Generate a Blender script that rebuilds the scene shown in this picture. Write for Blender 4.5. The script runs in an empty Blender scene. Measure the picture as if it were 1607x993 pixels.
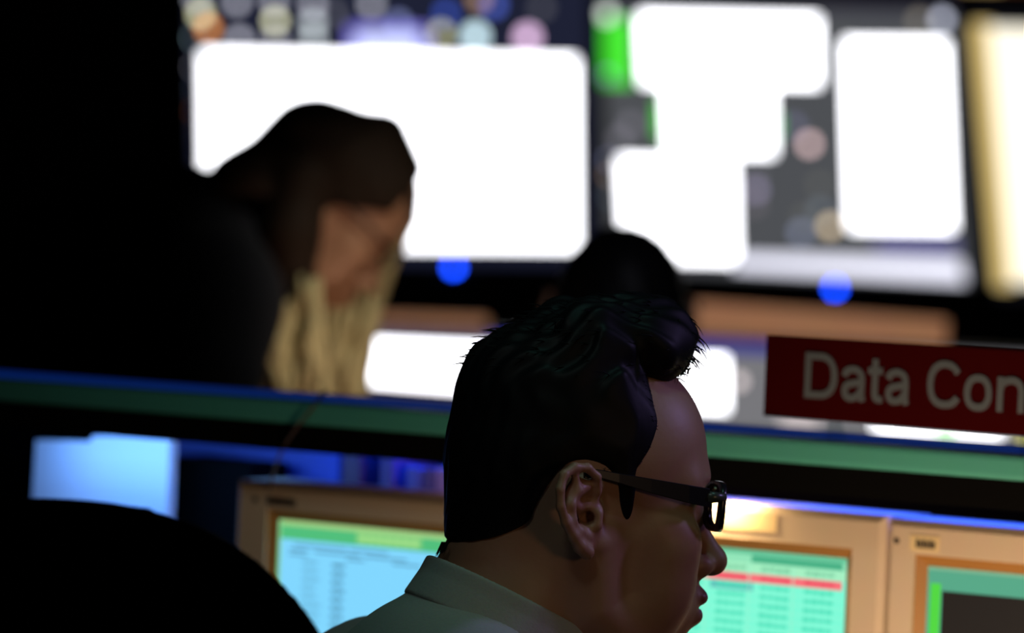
import bpy, bmesh, math, random
import numpy as np
from mathutils import Vector, Matrix

random.seed(7)
rng = np.random.default_rng(7)
SC = bpy.context.scene
COL = SC.collection

# ------------------------------------------------------------------ camera
W, H = 1607, 993
F = 8000.0                                   # focal length in pixels
CAM = np.array([0.0, 0.0, 1.45])
PITCH, ROLL = math.radians(1.4), math.radians(2.4)
_X = np.array([1.0, 0, 0])
_ZP = np.array([0, math.sin(PITCH), math.cos(PITCH)])
FWD = np.array([0, math.cos(PITCH), -math.sin(PITCH)])
RGT = math.cos(ROLL) * _X + math.sin(ROLL) * _ZP
UPV = -math.sin(ROLL) * _X + math.cos(ROLL) * _ZP

cd = bpy.data.cameras.new('camera')
cam = bpy.data.objects.new('camera', cd)
COL.objects.link(cam)
M3 = Matrix((RGT, UPV, -FWD)).transposed()
cam.matrix_world = Matrix.Translation(CAM) @ M3.to_4x4()
cd.sensor_fit = 'HORIZONTAL'
cd.sensor_width = 36.0
cd.lens = F / W * 36.0
cd.clip_start, cd.clip_end = 0.1, 60
cd.dof.use_dof = True
cd.dof.focus_distance = 3.77
cd.dof.aperture_fstop = 5.3
cd.dof.aperture_blades = 0
SC.camera = cam

vs = SC.view_settings
vs.view_transform = 'Standard'
vs.look = 'None'
vs.gamma = 1.0
vs.exposure = 0.0
vs.use_curve_mapping = False
SC.cycles.use_denoising = True
SC.cycles.max_bounces = 6
SC.cycles.sample_clamp_indirect = 4.0

world = bpy.data.worlds.new('world')
SC.world = world
world.use_nodes = True
world.node_tree.nodes['Background'].inputs[0].default_value = (0.05, 0.06, 0.10, 1)
world.node_tree.nodes['Background'].inputs[1].default_value = 0.0


def P(px, py, d):
    """world point seen at photo pixel (px,py) at depth d"""
    return CAM + d * (FWD + RGT * (px - W / 2) / F - UPV * (py - H / 2) / F)


def on_plane(px, py, c, n):
    D = P(px, py, 1.0) - CAM
    t = ((c - CAM) @ n) / (D @ n)
    return CAM + D * t


# console direction: it runs to the right and towards the camera
TH = math.radians(37)
CU = np.array([math.cos(TH), -math.sin(TH), 0])
CN = np.array([-math.sin(TH), -math.cos(TH), 0])      # out of its front
C0 = P(900, 668, 4.5)
C0[2] = 0


def con(s, off, z):
    """console coordinates: along, back from the ledge's front, height"""
    return C0 + CU * s - CN * off + np.array([0, 0, z])


# ------------------------------------------------------------------ lights
def light(name, kind, loc, target, power, color, along=None, **kw):
    d = bpy.data.lights.new(name, kind)
    d.energy = power
    d.color = color
    for k, v in kw.items():
        setattr(d, k, v)
    o = bpy.data.objects.new(name, d)
    o.location = loc
    dv = Vector(target) - Vector(loc)
    if along is None:
        o.rotation_euler = dv.to_track_quat('-Z', 'Y').to_euler()
    else:                                   # long side of a strip lamp
        zz = -dv.normalized()
        xx = Vector(along)
        xx = (xx - zz * xx.dot(zz)).normalized()
        o.rotation_euler = Matrix((xx, zz.cross(xx), zz)).transposed().to_euler()
    COL.objects.link(o)
    return o


# added cool fill, in place of unseen screens ahead of the man
light('fill_spot_cool', 'SPOT', (2.0, 4.25, 2.30), (0.14, 3.78, 1.27), 40, (0.52, 0.38, 1.0),
      spot_size=math.radians(9), spot_blend=0.6, shadow_soft_size=0.12)
# greenish fill added for teal highlights on the man's hair
light('fill_spot_green', 'SPOT', (0.35, 3.55, 2.9), (0.10, 3.75, 1.2), 9, (0.35, 1.0, 0.85),
      spot_size=math.radians(20), spot_blend=0.6, shadow_soft_size=0.1)
# warm fill added on the camera's right for the man's cheek
light('fill_spot_cheek', 'SPOT', (1.25, 2.2, 1.45), (0.10, 3.78, 1.17), 7.5, (1.0, 0.60, 0.32),
      spot_size=math.radians(20), spot_blend=0.8, shadow_soft_size=0.15)
# warm fill added low over the desk to wash the monitors
light('fill_spot_monitors', 'SPOT', con(0.50, -0.32, 0.90), con(0.34, 0.06, 1.12), 9.0, (1.0, 0.66, 0.40),
      spot_size=math.radians(120), spot_blend=0.8, shadow_soft_size=0.05)
# small task lamp under the ledge
light('shelf_lamp_warm', 'AREA', con(0.118, 0.050, 1.1985), con(0.118, 0.058, 1.15), 0.36, (1.0, 0.66, 0.32),
      along=CU, shape='RECTANGLE', size=0.05, size_y=0.01)
# blue strips under the ledge
light('shelf_strip_blue', 'AREA', con(-0.60, 0.10, 1.200), con(-0.60, 0.17, 1.12), 0.47, (0.13, 0.36, 1.0),
      along=CU, shape='RECTANGLE', size=0.30, size_y=0.012)
light('shelf_strip_blue', 'AREA', con(-0.36, 0.22, 1.212), con(-0.36, 0.26, 1.1), 0.24, (0.004, 0.07, 1.0),
      along=CU, shape='RECTANGLE', size=0.30, size_y=0.012)
light('shelf_strip_blue', 'AREA', con(0.28, 0.10, 1.212), con(0.28, 0.10, 1.0), 0.8, (0.03, 0.10, 1.0),
      along=CU, shape='RECTANGLE', size=0.70, size_y=0.012)
light('fill_point_binders', 'POINT', con(-0.06, 0.13, 1.195), con(-0.06, 0.13, 1.0), 0.6, (1.0, 0.55, 0.45), shadow_soft_size=0.006)  # warm fill added to tint the binders
# dim fill added to light the console ledge
light('fill_spot_console', 'SPOT', (-0.4, 2.2, 3.0), con(0.05, 0.0, 1.24), 17, (0.80, 0.95, 0.90),
      spot_size=math.radians(34), spot_blend=0.9, shadow_soft_size=0.2)
# warm fills added for the woman: hair from above, face from below
light('fill_spot_woman_hair', 'SPOT', (0.7, 5.6, 2.6), P(515, 585, 6.45), 66, (1.0, 0.90, 0.72),
      spot_size=math.radians(13), spot_blend=0.7, shadow_soft_size=0.1)
light('fill_spot_woman_face', 'SPOT', P(720, 780, 6.1), P(560, 400, 6.5), 2.0, (1.0, 0.60, 0.42),
      spot_size=math.radians(60), spot_blend=0.7, shadow_soft_size=0.05)
# warm fill added to light the tan partition panels
light('fill_spot_front_row', 'SPOT', (0.6, 8.0, 2.9), P(1150, 510, 9.7), 150, (1.0, 0.66, 0.46),
      spot_size=math.radians(44), spot_blend=0.6, shadow_soft_size=0.1)
# cool fill added for the ears of the person seated in front
light('fill_spot_ears', 'SPOT', (0.75, 5.0, 2.5), P(972, 500, 6.6), 14, (0.85, 0.85, 1.0),
      spot_size=math.radians(11), spot_blend=0.6, shadow_soft_size=0.1)


# ------------------------------------------------------------------ materials
def mat(name, base=(0.5, 0.5, 0.5), rough=0.6, metal=0.0, emit=None, strength=0.0, noise=0.0, nscale=40.0, bump=0.0, spec=0.5):
    m = bpy.data.materials.new(name)
    m.use_nodes = True
    nt = m.node_tree
    b = nt.nodes['Principled BSDF']
    b.inputs['Base Color'].default_value = (*base, 1)
    b.inputs['Roughness'].default_value = rough
    b.inputs['Metallic'].default_value = metal
    b.inputs['Specular IOR Level'].default_value = spec
    if emit is not None:
        b.inputs['Emission Color'].default_value = (*emit, 1)
        b.inputs['Emission Strength'].default_value = strength
    if noise or bump:
        tc = nt.nodes.new('ShaderNodeTexCoord')
        n = nt.nodes.new('ShaderNodeTexNoise')
        n.inputs['Scale'].default_value = nscale
        n.inputs['Detail'].default_value = 4
        nt.links.new(tc.outputs['Object'], n.inputs['Vector'])
        if noise:
            mx = nt.nodes.new('ShaderNodeMixRGB')
            mx.blend_type = 'MULTIPLY'
            mx.inputs[0].default_value = noise
            mx.inputs[1].default_value = (*base, 1)
            nt.links.new(n.outputs['Color'], mx.inputs[2])
            nt.links.new(mx.outputs[0], b.inputs['Base Color'])
        if bump:
            bp = nt.nodes.new('ShaderNodeBump')
            bp.inputs['Strength'].default_value = bump
            bp.inputs['Distance'].default_value = 0.002
            nt.links.new(n.outputs['Fac'], bp.inputs['Height'])
            nt.links.new(bp.outputs[0], b.inputs['Normal'])
    return m


def srgb(r, g, b):
    f = lambda c: (c / 255) / 12.92 if c <= 10 else ((c / 255 + 0.055) / 1.055) ** 2.4
    return (f(r), f(g), f(b))


_glow = {}


def glow(rgb, k=1.0):
    """a lit patch of a display: srgb colour, strength"""
    key = (rgb, k)
    if key not in _glow:
        _glow[key] = mat('screen_light_%d' % len(_glow), (0.01, 0.01, 0.01), 0.3, emit=srgb(*rgb), strength=k)
    return _glow[key]


MT = dict(
    floor=mat('dark_carpet', (0.03, 0.03, 0.035), 0.95, noise=0.5, nscale=120),
    wall=mat('dark_wall_paint', (0.015, 0.016, 0.022), 0.9, noise=0.3, nscale=6),
    ceil=mat('black_ceiling', (0.015, 0.015, 0.015), 0.9, noise=0.3, nscale=8),
    black=mat('black_plastic', (0.012, 0.012, 0.013), 0.5),
    bezel=mat('beige_plastic', (0.72, 0.60, 0.46), 0.5, noise=0.08, nscale=60),
    bronze=mat('bronze_screen_rim', (0.40, 0.19, 0.05), 0.45),
    label=mat('cream_label', (0.85, 0.70, 0.40), 0.6),
    ink=mat('dark_ink', (0.05, 0.04, 0.03), 0.6),
    green=mat('green_laminate', (0.09, 0.44, 0.36), 0.45, noise=0.1, nscale=50),
    ledge=mat('dark_ledge_top', (0.012, 0.02, 0.02), 0.9, spec=0.05),
    ledge_sheen=mat('painted_blue_reflection', (0.005, 0.01, 0.05), 0.8, emit=(0.002, 0.020, 0.16), strength=0.6, spec=0.05),  # emission stands in for a blue reflection on the ledge
    fascia=mat('black_fascia', (0.003, 0.003, 0.003), 0.95, spec=0.05),
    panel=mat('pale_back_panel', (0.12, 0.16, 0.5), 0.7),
    paper=mat('white_paper', (0.85, 0.85, 0.85), 0.8),
    tan=mat('tan_panel', (0.62, 0.42, 0.30), 0.7, noise=0.15, nscale=20),
    red=mat('red_sign_board', (0.045, 0.0006, 0.001), 0.8, spec=0.05),
    grey=mat('grey_letters', (0.12, 0.145, 0.17), 0.7, spec=0.1),
    acrylic=mat('acrylic', (0.35, 0.3, 0.38), 0.1),
    skin=mat('skin', (0.42, 0.23, 0.14), 0.5, noise=0.12, nscale=180, bump=0.08),
    lip=mat('lip_skin', (0.30, 0.12, 0.09), 0.45),
    hair=mat('black_hair', (0.005, 0.005, 0.006), 0.5, spec=0.13),
    frame=mat('black_acetate', (0.012, 0.012, 0.014), 0.25),
    shirt=mat('grey_green_shirt', (0.46, 0.48, 0.44), 0.9, noise=0.25, nscale=400, bump=0.15),
    trousers=mat('dark_trousers', (0.03, 0.03, 0.04), 0.9),
    shoe=mat('black_shoe_leather', (0.01, 0.01, 0.01), 0.4),
    navy=mat('navy_knit', (0.010, 0.013, 0.022), 0.95, bump=0.2, nscale=200),
    fabric=mat('black_chair_fabric', (0.012, 0.014, 0.020), 0.95, bump=0.2, nscale=300),
    brown=mat('dark_brown_hair', (0.024, 0.015, 0.010), 0.7, spec=0.15, bump=0.2, nscale=200),
    blond=mat('blond_hair', (0.50, 0.45, 0.25), 0.7, spec=0.15, bump=0.2, nscale=200),
    eye=mat('eye_white', (0.7, 0.68, 0.65), 0.2),
    desk=mat('dark_desk_laminate', (0.05, 0.05, 0.05), 0.6),
)
gl = bpy.data.materials.new('lens_glass')
gl.use_nodes = True
_nt = gl.node_tree
for n_ in list(_nt.nodes):
    _nt.nodes.remove(n_)
_o = _nt.nodes.new('ShaderNodeOutputMaterial')
_mx = _nt.nodes.new('ShaderNodeMixShader')
_t = _nt.nodes.new('ShaderNodeBsdfTransparent')
_g = _nt.nodes.new('ShaderNodeBsdfGlossy')
_g.inputs['Roughness'].default_value = 0.05
_mx.inputs[0].default_value = 0.15
_t.inputs[0].default_value = (0.92, 0.95, 0.95, 1)
_nt.links.new(_t.outputs[0], _mx.inputs[1])
_nt.links.new(_g.outputs[0], _mx.inputs[2])
_nt.links.new(_mx.outputs[0], _o.inputs['Surface'])
MT['lens'] = gl


# ------------------------------------------------------------------ helpers: objects
def empty(name, loc, label, cat, group=None):
    o = bpy.data.objects.new(name, None)
    o.location = loc
    COL.objects.link(o)
    tag(o, label, cat, group)
    return o


def tag(o, label, cat, group=None):
    o['label'] = label
    o['category'] = cat
    if group:
        o['group'] = group
    return o


def link(name, me, mats, parent=None, smooth=False, loc=None):
    """mesh data in world coordinates; parented without moving"""
    if not isinstance(mats, (list, tuple)):
        mats = [mats]
    for m in mats:
        if m.name not in me.materials:
            me.materials.append(m)
    if smooth:
        for p in me.polygons:
            p.use_smooth = True
    o = bpy.data.objects.new(name, me)
    COL.objects.link(o)
    if parent is not None:
        o.parent = parent
        bpy.context.view_layer.update()
        o.matrix_parent_inverse = parent.matrix_world.inverted()
    return o


def from_bm(name, bm, mats, parent=None, smooth=False, bevel=0.0, seg=2):
    if bevel:
        bmesh.ops.bevel(bm, geom=bm.edges[:], offset=bevel, segments=seg, affect='EDGES', profile=0.6)
    bmesh.ops.recalc_face_normals(bm, faces=bm.faces[:])
    me = bpy.data.meshes.new(name)
    bm.to_mesh(me)
    bm.free()
    return link(name, me, mats, parent, smooth)


def structure(name, bm, m):
    o = from_bm(name, bm, m)
    o['kind'] = 'structure'
    return o


def hexa(bm, pts, mi=0):
    """box from 8 corner points: 4 front (loop), 4 back (same loop)"""
    v = [bm.verts.new(tuple(p)) for p in pts]
    fs = [(0, 1, 2, 3), (7, 6, 5, 4), (0, 4, 5, 1), (1, 5, 6, 2), (2, 6, 7, 3), (3, 7, 4, 0)]
    for f in fs:
        fc = bm.faces.new([v[i] for i in f])
        fc.material_index = mi
    return v


def box(bm, lo, hi, mi=0):
    x0, y0, z0 = lo
    x1, y1, z1 = hi
    hexa(bm, [(x0, y0, z0), (x1, y0, z0), (x1, y0, z1), (x0, y0, z1), (x0, y1, z0), (x1, y1, z0), (x1, y1, z1), (x0, y1, z1)], mi)


def cbox(bm, s0, s1, o0, o1, z0, z1, mi=0):
    """box in console coordinates"""
    hexa(bm, [con(s0, o0, z0), con(s1, o0, z0), con(s1, o0, z1), con(s0, o0, z1),
              con(s0, o1, z0), con(s1, o1, z0), con(s1, o1, z1), con(s0, o1, z1)], mi)


def tube(bm, pts, rad, n=8, mi=0, cap=True):
    pts = [np.asarray(p, float) for p in pts]
    if not isinstance(rad, (list, tuple, np.ndarray)):
        rad = [rad] * len(pts)
    rings = []
    ref = None
    for i, p in enumerate(pts):
        t = pts[min(i + 1, len(pts) - 1)] - pts[max(i - 1, 0)]
        t = t / (np.linalg.norm(t) + 1e-12)
        if ref is None:
            ref = np.array([0, 0, 1.0]) if abs(t[2]) < 0.9 else np.array([1.0, 0, 0])
        a = np.cross(t, ref)
        a /= np.linalg.norm(a) + 1e-12
        b = np.cross(t, a)
        ref = -b if False else ref
        ring = [bm.verts.new(tuple(p + rad[i] * (math.cos(2 * math.pi * k / n) * a + math.sin(2 * math.pi * k / n) * b))) for k in range(n)]
        rings.append(ring)
    for r0, r1 in zip(rings, rings[1:]):
        for k in range(n):
            f = bm.faces.new((r0[k], r0[(k + 1) % n], r1[(k + 1) % n], r1[k]))
            f.material_index = mi
    if cap:
        bm.faces.new(rings[0]).material_index = mi
        bm.faces.new(rings[-1][::-1]).material_index = mi


# ------------------------------------------------------------------ helpers: sculpted surfaces
def smin(a, b, k):
    h = np.maximum(k - np.abs(a - b), 0) / k
    return np.minimum(a, b) - h * h * k * 0.25


def smax(a, b, k):
    return -smin(-a, -b, k)


def ell(p, c, r, R=None):
    q = p - np.asarray(c, float)
    if R is not None:
        q = q @ R
    r = np.asarray(r, float)
    k0 = np.sqrt(((q / r) ** 2).sum(1))
    k1 = np.sqrt(((q / (r * r)) ** 2).sum(1))
    return k0 * (k0 - 1.0) / np.maximum(k1, 1e-9)


def cap(p, a, b, ra, rb=None):
    a = np.asarray(a, float)
    b = np.asarray(b, float)
    rb = ra if rb is None else rb
    ab = b - a
    q = p - a
    t = np.clip((q @ ab) / max(ab @ ab, 1e-12), 0, 1)
    d = np.sqrt(((q - t[:, None] * ab) ** 2).sum(1))
    return d - (ra + (rb - ra) * t)


def chain(p, pts, rads, k=None):
    d = None
    for i in range(len(pts) - 1):
        c = cap(p, pts[i], pts[i + 1], rads[i], rads[i + 1])
        d = c if d is None else (np.minimum(d, c) if k is None else smin(d, c, k))
    return d


def polygon_sd(x, z, poly):
    """signed distance to a 2-D polygon (negative inside)"""
    poly = np.asarray(poly, float)
    d = np.full(x.shape, 1e9)
    s = np.ones(x.shape)
    n = len(poly)
    j = n - 1
    for i in range(n):
        ex, ez = poly[j] - poly[i]
        wx, wz = x - poly[i, 0], z - poly[i, 1]
        t = np.clip((wx * ex + wz * ez) / (ex * ex + ez * ez), 0, 1)
        d = np.minimum(d, (wx - ex * t) ** 2 + (wz - ez * t) ** 2)
        c1 = z >= poly[i, 1]
        c2 = z < poly[j, 1]
        c3 = ex * wz > ez * wx
        flip = (c1 & c2 & c3) | (~c1 & ~c2 & ~c3)
        s = np.where(flip, -s, s)
        j = i
    return s * np.sqrt(d)


def sculpt(fn, lo, hi, h, blk=8):
    """surface of fn(points)<0 by surface nets, evaluated only near the surface -> verts, quads"""
    lo = np.asarray(lo, float)
    nb = np.ceil((np.asarray(hi, float) - lo) / (h * blk)).astype(int)
    bc = np.stack(np.meshgrid(*[np.arange(k) for k in nb], indexing='ij'), -1).reshape(-1, 3)
    fc = fn(lo + (bc + 0.5) * blk * h)
    ab = bc[np.abs(fc) < blk * h * 0.87 * 1.7 + 0.004]
    loc = np.stack(np.meshgrid(*[np.arange(blk + 1)] * 3, indexing='ij'), -1).reshape(-1, 3)
    B = blk + 1
    V = np.empty((len(ab), B, B, B), np.float32)
    for st in range(0, len(ab), 400):
        ch = ab[st:st + 400]
        idx = (ch[:, None, :] * blk + loc[None]).reshape(-1, 3)
        V[st:st + 400] = fn(lo + idx * h).reshape(-1, B, B, B)
    S = V < 0
    n = nb * blk + 2
    key = lambda c: (c[:, 0] * n[1] + c[:, 1]) * n[2] + c[:, 2]
    cnt = np.zeros((len(ab), blk, blk, blk), np.int8)
    for dx in (0, 1):
        for dy in (0, 1):
            for dz in (0, 1):
                cnt += S[:, dx:blk + dx, dy:blk + dy, dz:blk + dz]
    lc = np.argwhere((cnt > 0) & (cnt < 8))
    cells = ab[lc[:, 0]] * blk + lc[:, 1:]
    acc = np.zeros((len(cells), 3))
    num = np.zeros(len(cells))
    for a in [(i, j, k) for i in (0, 1) for j in (0, 1) for k in (0, 1)]:
        for ax in range(3):
            if a[ax]:
                continue
            b = list(a)
            b[ax] = 1
            va = V[lc[:, 0], lc[:, 1] + a[0], lc[:, 2] + a[1], lc[:, 3] + a[2]]
            vb = V[lc[:, 0], lc[:, 1] + b[0], lc[:, 2] + b[1], lc[:, 3] + b[2]]
            cr = (va < 0) != (vb < 0)
            t = np.where(cr, va / np.where(cr, va - vb, 1), 0)
            pt = np.array(a, float)[None] + 0 * acc
            pt[:, ax] += t
            acc += pt * cr[:, None]
            num += cr
    verts = lo + (cells + acc / num[:, None]) * h
    ck = key(cells)
    order = np.argsort(ck)
    sk = ck[order]
    quads = []
    for ax in range(3):
        u, w = (ax + 1) % 3, (ax + 2) % 3
        s0 = [slice(None)] + [slice(0, blk)] * 3
        s1 = [slice(None)] + [slice(0, blk)] * 3
        s1[ax + 1] = slice(1, blk + 1)
        S0 = S[tuple(s0)]
        e = np.argwhere(S0 != S[tuple(s1)])
        neg = S0[e[:, 0], e[:, 1], e[:, 2], e[:, 3]]
        g = ab[e[:, 0]] * blk + e[:, 1:]
        q = []
        for du, dw in ((-1, -1), (0, -1), (0, 0), (-1, 0)):
            c = g.copy()
            c[:, u] += du
            c[:, w] += dw
            kk = key(c)
            pos = np.minimum(np.searchsorted(sk, kk), len(sk) - 1)
            q.append(np.where((sk[pos] == kk) & (c >= 0).all(1), order[pos], -1))
        q = np.stack(q, 1)
        q[~neg] = q[~neg][:, ::-1]
        quads.append(q)
    quads = np.concatenate(quads)
    return verts, quads[(quads >= 0).all(1)]


def mesh_from(name, verts, quads):
    me = bpy.data.meshes.new(name)
    me.vertices.add(len(verts))
    me.vertices.foreach_set('co', np.asarray(verts, np.float32).ravel())
    me.loops.add(quads.size)
    me.loops.foreach_set('vertex_index', quads.astype(np.int32).ravel())
    me.polygons.add(len(quads))
    me.polygons.foreach_set('loop_start', np.arange(0, quads.size, 4, dtype=np.int32))
    me.polygons.foreach_set('loop_total', np.full(len(quads), 4, np.int32))
    me.update(calc_edges=True)
    return me


def join(parts):
    vs_, qs_, o = [], [], 0
    for v, q in parts:
        vs_.append(v)
        qs_.append(q + o)
        o += len(v)
    return np.concatenate(vs_), np.concatenate(qs_)


class Pose:
    """head frame: x forward, y to the person's left, z up; origin between the ear canals"""

    def __init__(self, origin, turn, pitch, roll=0.0):
        a, b, c = math.radians(turn), math.radians(pitch), math.radians(roll)
        f = np.array([math.cos(a), math.sin(a), 0])
        l = np.array([-math.sin(a), math.cos(a), 0])
        u = np.array([0, 0, 1.0])
        f2 = f * math.cos(b) - u * math.sin(b)
        u2 = u * math.cos(b) + f * math.sin(b)
        l3 = l * math.cos(c) + u2 * math.sin(c)
        u3 = u2 * math.cos(c) - l * math.sin(c)
        self.R = np.stack([f2, l3, u3], 1)
        self.o = np.asarray(origin, float)

    def w(self, q):
        return np.asarray(q, float) @ self.R.T + self.o

    def h(self, p):
        return (np.asarray(p, float) - self.o) @ self.R

    def px(self, px, py, y):
        """head-frame point under a sight line, at lateral offset y"""
        c = self.o + self.R[:, 1] * y
        return self.h(on_plane(px, py, c, self.R[:, 1]))


def skull(p):
    d = ell(p, (-0.003, 0, 0.048), (0.090, 0.074, 0.084))
    d = smin(d, ell(p, (0.042, 0, 0.050), (0.052, 0.060, 0.060)), 0.03)
    return d


def head_field(p, ears=True, ear_pts=None):
    y = np.abs(p[:, 1])
    m = np.stack([p[:, 0], y, p[:, 2]], 1)            # mirrored copy for paired features
    d = skull(p)
    d = smin(d, ell(p, (0.040, 0, -0.030), (0.050, 0.056, 0.082)), 0.03)
    d = smin(d, chain(m, [(-0.002, 0.058, -0.020), (0.006, 0.054, -0.066), (0.045, 0.036, -0.095), (0.078, 0.010, -0.108)],
                      [0.014, 0.014, 0.013, 0.013]), 0.03)
    d = smin(d, ell(p, (0.080, 0, -0.103), (0.015, 0.018, 0.015)), 0.018)
    d = smin(d, ell(m, (0.062, 0.045, -0.014), (0.024, 0.020, 0.020)), 0.025)          # cheekbone
    d = smin(d, ell(m, (0.060, 0.036, -0.050), (0.026, 0.024, 0.030)), 0.025)          # cheek
    d = smin(d, chain(m, [(0.088, 0.0, 0.030), (0.086, 0.022, 0.033), (0.072, 0.046, 0.030)], [0.009, 0.009, 0.008]), 0.02)
    d = smax(d, -ell(m, (0.098, 0.031, 0.013), (0.016, 0.017, 0.012)), 0.014)          # eye socket
    d = smin(d, ell(m, (0.0795, 0.031, 0.012), (0.0128, 0.0145, 0.0115)), 0.004)       # closed lids
    # nose
    d = smin(d, chain(p, [(0.090, 0, 0.020), (0.103, 0, -0.008), (0.114, 0, -0.026)], [0.0075, 0.0085, 0.0105]), 0.012)
    d = smin(d, ell(p, (0.1150, 0, -0.0285), (0.0115, 0.0115, 0.0105)), 0.006)
    d = smin(d, ell(m, (0.1005, 0.0135, -0.0315), (0.0115, 0.0075, 0.0085)), 0.006)
    d = smax(d, -ell(m, (0.1085, 0.0065, -0.0405), (0.006, 0.0035, 0.005)), 0.003)     # nostril
    # muzzle and lips
    d = smin(d, ell(p, (0.084, 0, -0.062), (0.023, 0.028, 0.026)), 0.015)
    d = smin(d, ell(p, (0.1035, 0, -0.0555), (0.0085, 0.021, 0.0070)), 0.006)
    d = smin(d, ell(p, (0.1010, 0, -0.0705), (0.0085, 0.018, 0.0070)), 0.006)
    d = smax(d, -ell(p, (0.1100, 0, -0.0630), (0.0085, 0.024, 0.0012)), 0.003)
    # neck
    return d


def ear_field(p, E):
    """E(px,py,y) gives head-frame points for the near ear"""
    hx = [(930, 792, -.074), (938, 770, -.079), (937, 748, -.084), (922, 734, -.088), (902, 733, -.092), (885, 745, -.096), (879, 768, -.099),
          (880, 795, -.099), (888, 820, -.096), (899, 840, -.091), (910, 857, -.086), (921, 866, -.081)]
    pts = [E(*q) for q in hx]
    r = [.0025, .0030, .0032, .0034, .0034, .0034, .0034, .0034, .0036, .0042, .0052, .0058]
    d = chain(p, pts, r, 0.002)
    an = [(922, 762, -.083), (905, 772, -.088), (895, 792, -.0925), (897, 815, -.091), (908, 833, -.0865), (922, 842, -.080)]
    d = smin(d, chain(p, [E(*q) for q in an], [.0030, .0034, .0038, .0038, .0038, .0034], 0.003), 0.004)
    an2 = [(905, 772, -.088), (903, 750, -.090)]
    d = smin(d, chain(p, [E(*q) for q in an2], [.0034, .0030]), 0.005)
    d = smin(d, chain(p, [E(937, 806, -.0775), E(936, 824, -.0775)], [.0040, .0046]), 0.004)      # tragus
    # web behind the rim
    sheet = [(930, 770, -.074), (905, 752, -.082), (890, 775, -.089), (892, 810, -.088), (907, 840, -.080), (920, 855, -.076)]
    d = smin(d, chain(p, [E(*q) for q in sheet], [.0030] * 6), 0.006)
    d = smin(d, chain(p, [E(925, 800, -.069), E(900, 790, -.081)], [.010, .004]), 0.006)
    d = smin(d, chain(p, [E(930, 850, -.066), E(915, 820, -.078)], [.010, .004]), 0.006)
    d = smin(d, chain(p, [E(925, 760, -.066), E(905, 770, -.080)], [.010, .004]), 0.006)
    d = smax(d, -cap(p, E(919, 812, -.090), E(924, 812, -.066), .0062, .0040), 0.003)                # concha
    d = smax(d, -cap(p, E(918, 785, -.092), E(918, 790, -.084), .0045, .0035), 0.003)
    return d


def far_ear(p):
    m = np.stack([p[:, 0], p[:, 1], p[:, 2]], 1)
    d = chain(m, [(0.012, .074, .008), (0.008, .080, .028), (-.010, .088, .030), (-.020, .092, .012), (-.012, .086, -.014), (0.002, .078, -.026)],
              [.003, .0035, .0035, .0035, .004, .005], 0.002)
    return smin(d, chain(m, [(0.004, .070, .010), (-.010, .084, .010), (-.004, .080, -.012)], [.006, .004, .004]), 0.008)


def hand_field(p, wrist, fwd, up, side, curl=0.5, s=1.0):
    """palm, four bent fingers and a thumb; side = direction of the thumb"""
    f, u, l = [np.asarray(v, float) for v in (fwd, up, side)]
    w = np.asarray(wrist, float)
    d = None
    for k, (off, ln) in enumerate(((.030, .068), (.010, .076), (-.010, .071), (-.029, .056))):
        a0 = w + (f * .025 + l * off * .7) * s
        a1 = w + (f * .092 + l * off) * s
        c = curl
        b = a1 + (f * math.cos(c) - u * math.sin(c)) * ln * .45 * s
        e = b + (f * math.cos(2 * c) - u * math.sin(2 * c)) * ln * .32 * s
        g = e + (f * math.cos(2.7 * c) - u * math.sin(2.7 * c)) * ln * .26 * s
        palm = cap(p, a0, a1, .0125 * s, .0105 * s)
        fin = chain(p, [a1, b, e, g], [.0098 * s, .0088 * s, .0080 * s, .0070 * s])
        x = smin(palm, fin, .004)
        d = x if d is None else smin(d, x, .005)
    t0 = w + (f * .025 + l * .022) * s
    t1 = w + (f * .060 + l * .052 - u * .012) * s
    t2 = w + (f * .092 + l * .058 - u * .024) * s
    t3 = w + (f * .115 + l * .054 - u * .032) * s
    d = smin(d, chain(p, [t0, t1, t2, t3], [.013 * s, .0125 * s, .0105 * s, .0085 * s]), .006)
    return d


# ================================================================== SETTING
def slab(name, lo, hi, m):
    bm = bmesh.new()
    box(bm, lo, hi)
    return structure(name, bm, m)


slab('floor', (-5, -1.5, -0.1), (5, 13.4, 0), MT['floor'])
slab('ceiling', (-5, -1.5, 3.3), (5, 13.4, 3.4), MT['ceil'])
slab('wall_back', (-5, 13.2, 0), (5, 13.4, 3.3), MT['wall'])
slab('wall_left', (-5.1, -1.5, 0), (-5, 13.4, 3.3), MT['wall'])
slab('wall_right', (5, -1.5, 0), (5.1, 13.4, 3.3), MT['wall'])
slab('wall_front', (-5, -1.6, 0), (5, -1.5, 3.3), MT['wall'])


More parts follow.
